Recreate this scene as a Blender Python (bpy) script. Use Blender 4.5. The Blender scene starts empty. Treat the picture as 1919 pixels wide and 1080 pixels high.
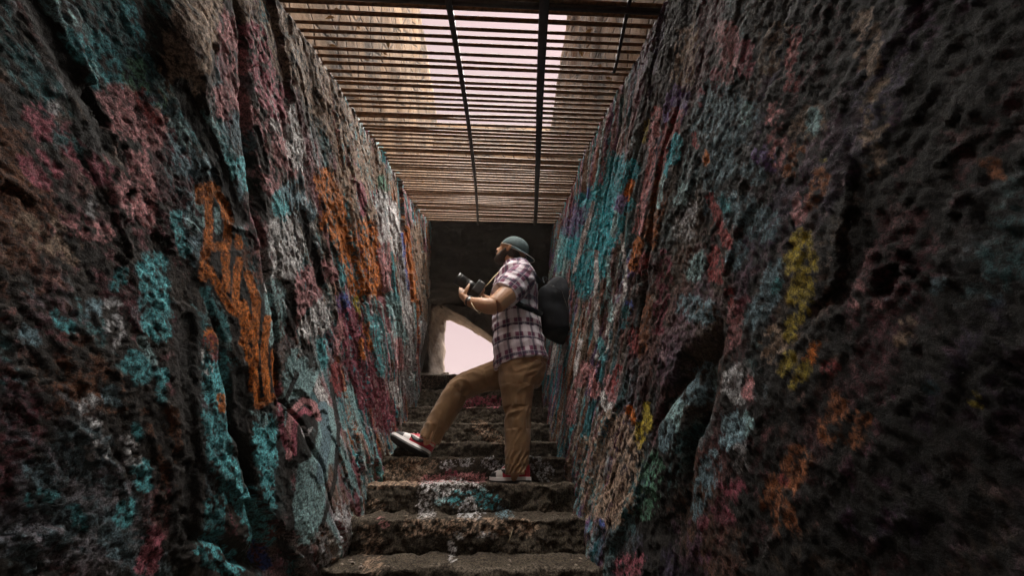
import bpy, bmesh, math, random
import numpy as np
from mathutils import Vector, Matrix
R = math.radians
random.seed(7)
SC = bpy.context.scene
COL = SC.collection

# ------------------------------------------------------------------ camera
F_PX, W_PX, H_PX = 693.0, 1919.0, 1080.0          # focal length and frame of the photograph, in its pixels
PITCH, YAW = R(29.5), R(2.37)
FWD = Vector((math.sin(YAW)*math.cos(PITCH), math.cos(YAW)*math.cos(PITCH), math.sin(PITCH)))
RGT = Vector((math.cos(YAW), -math.sin(YAW), 0.0))
UPV = RGT.cross(FWD)
cd = bpy.data.cameras.new('view_camera')
cd.sensor_width = 36.0; cd.sensor_fit = 'HORIZONTAL'; cd.lens = 36.0*F_PX/W_PX
cd.clip_start = 0.02; cd.clip_end = 3000
cam = bpy.data.objects.new('view_camera', cd); COL.objects.link(cam)
cam.matrix_world = Matrix(((RGT.x, UPV.x, -FWD.x, 0), (RGT.y, UPV.y, -FWD.y, 0), (RGT.z, UPV.z, -FWD.z, 0), (0, 0, 0, 1)))
SC.camera = cam

# ------------------------------------------------------------------ world, sun, exposure
SUN_DIR = Vector((0.33, -0.04, 0.94)).normalized()   # towards the sun: high, a little to the right and behind the viewer
w = bpy.data.worlds.new('World'); SC.world = w; w.use_nodes = True
nt = w.node_tree; nt.nodes.clear()
sky = nt.nodes.new('ShaderNodeTexSky'); sky.sky_type = 'NISHITA'; sky.sun_disc = False
sky.sun_elevation = math.asin(SUN_DIR.z); sky.sun_rotation = math.atan2(SUN_DIR.x, SUN_DIR.y)
sky.dust_density = 4.0; sky.air_density = 1.0
hs = nt.nodes.new('ShaderNodeHueSaturation'); hs.inputs['Saturation'].default_value = 0.12
mx = nt.nodes.new('ShaderNodeMix'); mx.data_type = 'RGBA'; mx.blend_type = 'MULTIPLY'; mx.inputs[0].default_value = 1.0
mx.inputs[7].default_value = (0.74, 0.55, 0.54, 1)
bg = nt.nodes.new('ShaderNodeBackground'); bg.inputs['Strength'].default_value = 0.05
wo = nt.nodes.new('ShaderNodeOutputWorld')
nt.links.new(sky.outputs[0], hs.inputs['Color']); nt.links.new(hs.outputs[0], mx.inputs[6])
oc = nt.nodes.new('ShaderNodeMix'); oc.data_type = 'RGBA'; oc.inputs[0].default_value = 0.72; oc.inputs[7].default_value = (1.92, 1.45, 1.47, 1)   # even cloud cover
nt.links.new(mx.outputs[2], oc.inputs[6]); nt.links.new(oc.outputs[2], bg.inputs[0]); nt.links.new(bg.outputs[0], wo.inputs[0])
sd = bpy.data.lights.new('sun', 'SUN'); sd.energy = 5.0; sd.angle = R(75); sd.color = (1.0, 0.94, 0.87)
so = bpy.data.objects.new('sun', sd); COL.objects.link(so)
so.rotation_euler = (-SUN_DIR).to_track_quat('-Z', 'Y').to_euler()
vs = SC.view_settings; vs.view_transform = 'Standard'; vs.look = 'None'; vs.gamma = 1.0
vs.use_curve_mapping = False; vs.exposure = 2.95
SC.render.engine = 'CYCLES'
SC.cycles.use_denoising = True; SC.cycles.use_adaptive_sampling = False
SC.cycles.max_bounces = 8; SC.cycles.diffuse_bounces = 5

# ------------------------------------------------------------------ measuring helpers
def ray(x, y):
    return (RGT*((x-W_PX/2)/F_PX) + UPV*((H_PX/2-y)/F_PX) + FWD)
def at(x, y, Y):                  # the point seen at photo pixel (x, y) at forward distance Y
    d = ray(x, y); return d*(Y/d.y)
def depth_of(p): return p.dot(FWD)
def project_np(P):
    r = np.array(RGT); u = np.array(UPV); f = np.array(FWD)
    d = np.maximum(P@f, 0.05)
    return W_PX/2 + F_PX*(P@r)/d, H_PX/2 - F_PX*(P@u)/d

# ------------------------------------------------------------------ noise (numpy)
_rs = np.random.RandomState(11)
_perm = np.concatenate([_rs.permutation(256)]*3).astype(np.int64)
_g = _rs.normal(size=(256, 3)); _g /= np.linalg.norm(_g, axis=1)[:, None]
def perlin(x, y, z=0.0):
    x, y, z = np.broadcast_arrays(np.asarray(x, float), np.asarray(y, float), np.asarray(z, float))
    xi, yi, zi = np.floor(x).astype(np.int64), np.floor(y).astype(np.int64), np.floor(z).astype(np.int64)
    xf, yf, zf = x-xi, y-yi, z-zi
    u, v, t = [a*a*a*(a*(a*6-15)+10) for a in (xf, yf, zf)]
    def gr(a, b, c):
        h = _perm[_perm[_perm[(xi+a) & 255] + ((yi+b) & 255)] + ((zi+c) & 255)]
        g = _g[h]
        return g[..., 0]*(xf-a) + g[..., 1]*(yf-b) + g[..., 2]*(zf-c)
    def lp(a, b, t): return a + t*(b-a)
    return 1.5*lp(lp(lp(gr(0,0,0), gr(1,0,0), u), lp(gr(0,1,0), gr(1,1,0), u), v),
                  lp(lp(gr(0,0,1), gr(1,0,1), u), lp(gr(0,1,1), gr(1,1,1), u), v), t)
def fbm(x, y, z=0.0, o=4, g=0.5):
    s = 0; a = 1.0
    for k in range(o):
        s = s + a*perlin(np.asarray(x)*2**k + 17.3*k, np.asarray(y)*2**k + 5.1*k, np.asarray(z) + 9.7*k); a *= g
    return s
def ridged(x, y, z=0.0, o=3):
    s = 0; a = 1.0
    for k in range(o):
        n = 1-np.abs(perlin(np.asarray(x)*2**k+3.1*k, np.asarray(y)*2**k+8.2*k, np.asarray(z)+4.4*k))*1.6
        s = s + a*n; a *= 0.5
    return s
def worley(x, y, z=0.0):
    xi, yi = np.floor(x).astype(np.int64), np.floor(y).astype(np.int64)
    best = np.full(x.shape, 9.0)
    for a in (-1, 0, 1):
        for b in (-1, 0, 1):
            h = _perm[_perm[(xi+a) & 255] + ((yi+b+int(z)) & 255)]
            px = xi+a+(h/255.0); py = yi+b+((_perm[h+37])/255.0)
            best = np.minimum(best, (x-px)**2+(y-py)**2)
    return np.sqrt(best)
def sstep(a, b, x):
    t = np.clip((x-a)/(b-a), 0, 1); return t*t*(3-2*t)

# ------------------------------------------------------------------ object helpers
def tag(o, label=None, cat=None, group=None, kind=None):
    if label: o['label'] = label
    if cat: o['category'] = cat
    if group: o['group'] = group
    if kind: o['kind'] = kind
    return o
def link(name, me, mat=None, parent=None, smooth=True):
    o = bpy.data.objects.new(name, me); COL.objects.link(o)
    if mat is not None and not me.materials: me.materials.append(mat)
    if smooth: me.polygons.foreach_set('use_smooth', [True]*len(me.polygons))
    if parent: o.parent = parent
    return o
def empty(name, loc=(0, 0, 0)):
    o = bpy.data.objects.new(name, None); COL.objects.link(o); o.location = loc; o.empty_display_size = 0.1
    return o
def parent_keep(o, p):
    o.parent = p; o.matrix_parent_inverse = Matrix.Translation(p.location).inverted()
def raw_mesh(name, V, Fc):
    me = bpy.data.meshes.new(name); me.from_pydata([tuple(v) for v in V], [], Fc); me.update(); return me
def grid_mesh(name, P, flip=False):        # P: (rows, cols, 3)
    r, c = P.shape[:2]
    idx = np.arange(r*c).reshape(r, c)
    q = np.stack([idx[:-1, :-1], idx[:-1, 1:], idx[1:, 1:], idx[1:, :-1]], -1).reshape(-1, 4)
    if flip: q = q[:, ::-1]
    me = bpy.data.meshes.new(name)
    me.vertices.add(r*c); me.vertices.foreach_set('co', P.reshape(-1).astype(np.float32))
    n = len(q); me.loops.add(n*4); me.loops.foreach_set('vertex_index', q.reshape(-1).astype(np.int32))
    me.polygons.add(n); me.polygons.foreach_set('loop_start', np.arange(0, n*4, 4, dtype=np.int32))
    me.update(calc_edges=True); me.validate()
    return me
def set_color(me, rgb, name='paint'):
    a = me.color_attributes.new(name, 'FLOAT_COLOR', 'POINT')
    c = np.ones((len(me.vertices), 4), np.float32); c[:, :3] = rgb
    a.data.foreach_set('color', c.reshape(-1))

class MB:                                    # collects boxes, tubes and blobs into one mesh
    def __init__(s): s.V = []; s.F = []
    def add(s, V, Fc):
        b = len(s.V); s.V += [Vector(v) for v in V]; s.F += [[b+i for i in f] for f in Fc]
    def box(s, c, sz, M=None, bev=0.0):
        bm = bmesh.new(); bmesh.ops.create_cube(bm, size=1.0)
        for v in bm.verts: v.co = Vector((v.co.x*sz[0], v.co.y*sz[1], v.co.z*sz[2]))
        if bev: bmesh.ops.bevel(bm, geom=list(bm.edges), offset=bev, segments=2, affect='EDGES', profile=0.6)
        bm.verts.index_update()
        V = [(M @ v.co if M else v.co) + Vector(c) for v in bm.verts]
        s.add(V, [[v.index for v in f.verts] for f in bm.faces]); bm.free()
    def tube(s, pts, rad, n=10):
        rad = rad if isinstance(rad, (list, tuple)) else [rad]*len(pts)
        s.loft([(Vector(p), r, r) for p, r in zip(pts, rad)], n=n, sub=1)
    def loft(s, st, n=20, sub=4, ref=Vector((0, 1, 0)), ex=2.0):
        V, Fc = loft(st, n, sub, ref, ex); s.add(V, Fc)
    def ball(s, c, r, M=None, n=16):
        bm = bmesh.new(); bmesh.ops.create_uvsphere(bm, u_segments=n*2, v_segments=n, radius=1.0); bm.verts.index_update()
        r = r if isinstance(r, (tuple, list)) else (r, r, r)
        V = []
        for v in bm.verts:
            p = Vector((v.co.x*r[0], v.co.y*r[1], v.co.z*r[2])); V.append((M @ p if M else p) + Vector(c))
        s.add(V, [[v.index for v in f.verts] for f in bm.faces]); bm.free()
    def mesh(s, name): return raw_mesh(name, s.V, s.F)
    def build(s, name, mat, parent=None, smooth=True): return link(name, s.mesh(name), mat, parent, smooth)

def cr(a, b, c, d, t):
    return 0.5*((2*b)+(c-a)*t+(2*a-5*b+4*c-d)*t*t+(3*b-a-3*c+d)*t**3)
def loft(st, n=20, sub=4, ref=Vector((0, 1, 0)), ex=2.0):
    """stations (centre, half size across, half size along ref) -> closed tube"""
    C = [np.array([*s[0], s[1], s[2]], float) for s in st]
    pts = []
    for i in range(len(C)-1):
        a, b, c, d = C[max(i-1, 0)], C[i], C[i+1], C[min(i+2, len(C)-1)]
        for k in range(sub): pts.append(cr(a, b, c, d, k/sub))
    pts.append(C[-1]); m = len(pts)
    V = []; Fc = []
    for i, p in enumerate(pts):
        t = Vector(pts[min(i+1, m-1)][:3]-pts[max(i-1, 0)][:3]).normalized()
        b = ref - t*ref.dot(t)
        if b.length < 0.15: b = Vector((1, 0, 0)) - t*t.x
        b.normalize(); a = t.cross(b)
        for k in range(n):
            th = 2*math.pi*k/n; cx, sx = math.cos(th), math.sin(th)
            cx = math.copysign(abs(cx)**(2/ex), cx); sx = math.copysign(abs(sx)**(2/ex), sx)
            V.append(Vector(p[:3]) + a*(cx*max(p[3], 1e-4)) + b*(sx*max(p[4], 1e-4)))
    for i in range(m-1):
        for k in range(n):
            k2 = (k+1) % n
            Fc.append([i*n+k, i*n+k2, (i+1)*n+k2, (i+1)*n+k])
    c0 = len(V); V.append(Vector(pts[0][:3])); V.append(Vector(pts[-1][:3]))
    for k in range(n):
        k2 = (k+1) % n
        Fc.append([c0, k2, k]); Fc.append([c0+1, (m-1)*n+k, (m-1)*n+k2])
    return V, Fc
def remeshed(mb, voxel, smooth=6, name='m'):
    me = mb.mesh(name)
    bm = bmesh.new(); bm.from_mesh(me); bmesh.ops.recalc_face_normals(bm, faces=bm.faces); bm.to_mesh(me); bm.free()
    o = bpy.data.objects.new('tmp', me); COL.objects.link(o)
    m = o.modifiers.new('r', 'REMESH'); m.mode = 'VOXEL'; m.voxel_size = voxel
    if smooth:
        k = o.modifiers.new('s', 'SMOOTH'); k.factor = 0.5; k.iterations = smooth
    dg = bpy.context.evaluated_depsgraph_get()
    out = bpy.data.meshes.new_from_object(o.evaluated_get(dg))
    bpy.data.objects.remove(o); out.name = name; out.materials.clear()
    return out
def verts_np(me):
    a = np.empty(len(me.vertices)*3, np.float32); me.vertices.foreach_get('co', a); return a.reshape(-1, 3).astype(float)
def norms_np(me):
    a = np.empty(len(me.vertices)*3, np.float32); me.vertices.foreach_get('normal', a); return a.reshape(-1, 3).astype(float)
def put_verts(me, P):
    me.vertices.foreach_set('co', P.astype(np.float32).reshape(-1)); me.update()

# ------------------------------------------------------------------ materials
def new_mat(name):
    m = bpy.data.materials.new(name); m.use_nodes = True; n = m.node_tree
    return m, n, n.nodes['Principled BSDF']
def N(n, t, **kw):
    k = n.nodes.new(t)
    for a, b in kw.items():
        if a in k.inputs: k.inputs[a].default_value = b
        else: setattr(k, a, b)
    return k
def simple(name, rgb, rough=0.7, var=0.25, scale=30.0, bump=0.15, metal=0.0, dist=0.004, spec=0.4, sheen=0.0):
    m, n, p = new_mat(name)
    tc = N(n, 'ShaderNodeTexCoord'); no = N(n, 'ShaderNodeTexNoise', Scale=scale, Detail=6.0, Roughness=0.6)
    n.links.new(tc.outputs['Object'], no.inputs['Vector'])
    rp = N(n, 'ShaderNodeValToRGB')
    rp.color_ramp.elements[0].position = 0.3; rp.color_ramp.elements[1].position = 0.7
    rp.color_ramp.elements[0].color = (*[c*(1-var) for c in rgb], 1); rp.color_ramp.elements[1].color = (*[min(1, c*(1+var)) for c in rgb], 1)
    n.links.new(no.outputs['Fac'], rp.inputs['Fac']); n.links.new(rp.outputs[0], p.inputs['Base Color'])
    p.inputs['Roughness'].default_value = rough; p.inputs['Metallic'].default_value = metal
    p.inputs['Specular IOR Level'].default_value = spec
    if sheen: p.inputs['Sheen Weight'].default_value = sheen
    if bump:
        b = N(n, 'ShaderNodeBump', Strength=bump, Distance=dist); n.links.new(no.outputs['Fac'], b.inputs['Height'])
        n.links.new(b.outputs[0], p.inputs['Normal'])
    return m
def painted_rock(name, rough=0.75, bump=0.9, fine=120.0, dist=0.007, spec=0.35):
    """vertex paint + crumbly grain"""
    m, n, p = new_mat(name)
    vc = N(n, 'ShaderNodeVertexColor', layer_name='paint')
    tc = N(n, 'ShaderNodeTexCoord')
    n1 = N(n, 'ShaderNodeTexNoise', Scale=fine, Detail=10.0, Roughness=0.78)
    n2 = N(n, 'ShaderNodeTexNoise', Scale=fine*2.3, Detail=6.0, Roughness=0.7)
    vo = N(n, 'ShaderNodeTexVoronoi', Scale=fine*0.45)
    for k in (n1, n2, vo): n.links.new(tc.outputs['Object'], k.inputs['Vector'])
    rp = N(n, 'ShaderNodeValToRGB'); rp.color_ramp.elements[0].position = 0.45; rp.color_ramp.elements[1].position = 0.56
    rp.color_ramp.elements[0].color = (0.25, 0.24, 0.23, 1); rp.color_ramp.elements[1].color = (1.6, 1.6, 1.6, 1)
    av = N(n, 'ShaderNodeMix', data_type='FLOAT'); av.inputs[0].default_value = 0.25; n.links.new(n1.outputs['Fac'], av.inputs[2]); n.links.new(n2.outputs['Fac'], av.inputs[3])
    n.links.new(av.outputs[0], rp.inputs['Fac'])
    mu = N(n, 'ShaderNodeMix', data_type='RGBA', blend_type='MULTIPLY'); mu.inputs[0].default_value = 1.0
    n.links.new(vc.outputs['Color'], mu.inputs[6]); n.links.new(rp.outputs[0], mu.inputs[7])
    n.links.new(mu.outputs[2], p.inputs['Base Color'])
    ad = N(n, 'ShaderNodeMath', operation='ADD'); a2 = N(n, 'ShaderNodeMath', operation='MULTIPLY_ADD')
    n.links.new(n1.outputs['Fac'], ad.inputs[0]); n.links.new(n2.outputs['Fac'], ad.inputs[1])
    n.links.new(vo.outputs['Distance'], a2.inputs[0]); a2.inputs[1].default_value = -0.12; n.links.new(ad.outputs[0], a2.inputs[2])
    b = N(n, 'ShaderNodeBump', Strength=bump, Distance=dist); n.links.new(a2.outputs[0], b.inputs['Height'])
    n.links.new(b.outputs[0], p.inputs['Normal'])
    p.inputs['Roughness'].default_value = rough; p.inputs['Specular IOR Level'].default_value = spec
    return m
M = {}
M['wall'] = painted_rock('painted rock')
M['step'] = painted_rock('earthy stone', rough=0.9, fine=120.0, bump=0.8, spec=0.2)
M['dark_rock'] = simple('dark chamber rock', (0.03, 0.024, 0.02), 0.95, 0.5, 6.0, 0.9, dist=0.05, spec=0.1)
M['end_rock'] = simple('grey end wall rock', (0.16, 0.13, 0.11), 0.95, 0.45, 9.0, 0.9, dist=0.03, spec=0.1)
M['plaster'] = simple('brown shaft plaster', (0.125, 0.072, 0.037), 0.9, 0.45, 7.0, 0.6, dist=0.02, spec=0.15)
def plaster():
    m, n, p = new_mat('stained brown masonry')
    tc = N(n, 'ShaderNodeTexCoord')
    n1 = N(n, 'ShaderNodeTexNoise', Scale=2.6, Detail=8.0, Roughness=0.65); n2 = N(n, 'ShaderNodeTexNoise', Scale=24.0, Detail=6.0, Roughness=0.7)
    vo = N(n, 'ShaderNodeTexVoronoi', Scale=5.0, feature='DISTANCE_TO_EDGE')
    for k in (n1, n2, vo): n.links.new(tc.outputs['Object'], k.inputs['Vector'])
    rp = N(n, 'ShaderNodeValToRGB'); e = rp.color_ramp.elements
    e[0].position = 0.36; e[0].color = (.035, .022, .013, 1); e[1].position = 0.62; e[1].color = (.19, .115, .062, 1)
    n.links.new(n1.outputs['Fac'], rp.inputs['Fac'])
    jr = N(n, 'ShaderNodeValToRGB'); e = jr.color_ramp.elements; e[0].position = 0.0; e[0].color = (.3, .3, .3, 1); e[1].position = 0.06; e[1].color = (1, 1, 1, 1)
    n.links.new(vo.outputs[0], jr.inputs['Fac'])
    mu = N(n, 'ShaderNodeMix', data_type='RGBA', blend_type='MULTIPLY'); mu.inputs[0].default_value = 1.0
    n.links.new(rp.outputs[0], mu.inputs[6]); n.links.new(jr.outputs[0], mu.inputs[7]); n.links.new(mu.outputs[2], p.inputs['Base Color'])
    ad = N(n, 'ShaderNodeMath', operation='ADD'); n.links.new(n2.outputs['Fac'], ad.inputs[0]); n.links.new(jr.outputs[0], ad.inputs[1])
    b = N(n, 'ShaderNodeBump', Strength=0.8, Distance=0.02); n.links.new(ad.outputs[0], b.inputs['Height']); n.links.new(b.outputs[0], p.inputs['Normal'])
    p.inputs['Roughness'].default_value = 0.95; p.inputs['Specular IOR Level'].default_value = 0.1
    return m
M['plaster'] = plaster()
M['ground'] = simple('dry ground', (0.26, 0.21, 0.16), 0.95, 0.3, 3.0, 0.5, dist=0.03, spec=0.1)
M['rust'] = simple('rusty steel bar', (0.15, 0.08, 0.038), 0.62, 0.75, 60.0, 0.5, metal=0.15, dist=0.002)
M['dark_steel'] = simple('blackened steel beam', (0.035, 0.03, 0.03), 0.5, 0.4, 50.0, 0.5, metal=0.3, dist=0.002)
M['skin'] = simple('skin', (0.42, 0.225, 0.125), 0.5, 0.10, 60.0, 0.12, dist=0.001)
M['hair'] = simple('dark beard', (0.035, 0.022, 0.016), 0.75, 0.5, 220.0, 0.8, dist=0.003)
M['trousers'] = simple('brown chino cotton', (0.21, 0.12, 0.058), 0.85, 0.16, 26.0, 0.25, dist=0.004, spec=0.2, sheen=0.15)
M['cap'] = simple('teal grey cap cotton', (0.085, 0.125, 0.13), 0.85, 0.2, 60.0, 0.3, dist=0.002, spec=0.2)
M['cream'] = simple('cream trim', (0.55, 0.50, 0.44), 0.8, 0.1, 60.0, 0.1)
M['pack'] = simple('black navy nylon', (0.009, 0.011, 0.015), 0.8, 0.3, 40.0, 0.3, dist=0.003, spec=0.15)
M['black'] = simple('black plastic', (0.018, 0.018, 0.018), 0.42, 0.3, 90.0, 0.2, dist=0.001)
M['metal'] = simple('grey metal ring', (0.25, 0.24, 0.23), 0.45, 0.1, 60.0, 0.0, metal=0.8)
M['white'] = simple('white leather', (0.72, 0.68, 0.66), 0.5, 0.06, 60.0, 0.1, dist=0.001)
M['red'] = simple('red leather', (0.46, 0.02, 0.04), 0.5, 0.12, 60.0, 0.1, dist=0.001)
M['blackl'] = simple('black leather', (0.02, 0.018, 0.018), 0.5, 0.2, 60.0, 0.1, dist=0.001)
M['pebble'] = simple('pebble stone', (0.26, 0.21, 0.17), 0.9, 0.4, 20.0, 0.4)
M['straw'] = simple('dry straw', (0.42, 0.33, 0.2), 0.8, 0.2, 20.0, 0.0)
gm, gn, gp = new_mat('lens glass'); gp.inputs['Base Color'].default_value = (0.01, 0.012, 0.02, 1); gp.inputs['Roughness'].default_value = 0.08
M['lens'] = gm

# ------------------------------------------------------------------ slope frame of the passage
AL = R(25.5); CA, SA = math.cos(AL), math.sin(AL)
def world_sn(X, s, n): return np.stack([X, s*CA-n*SA, s*SA+n*CA], -1)

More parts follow.
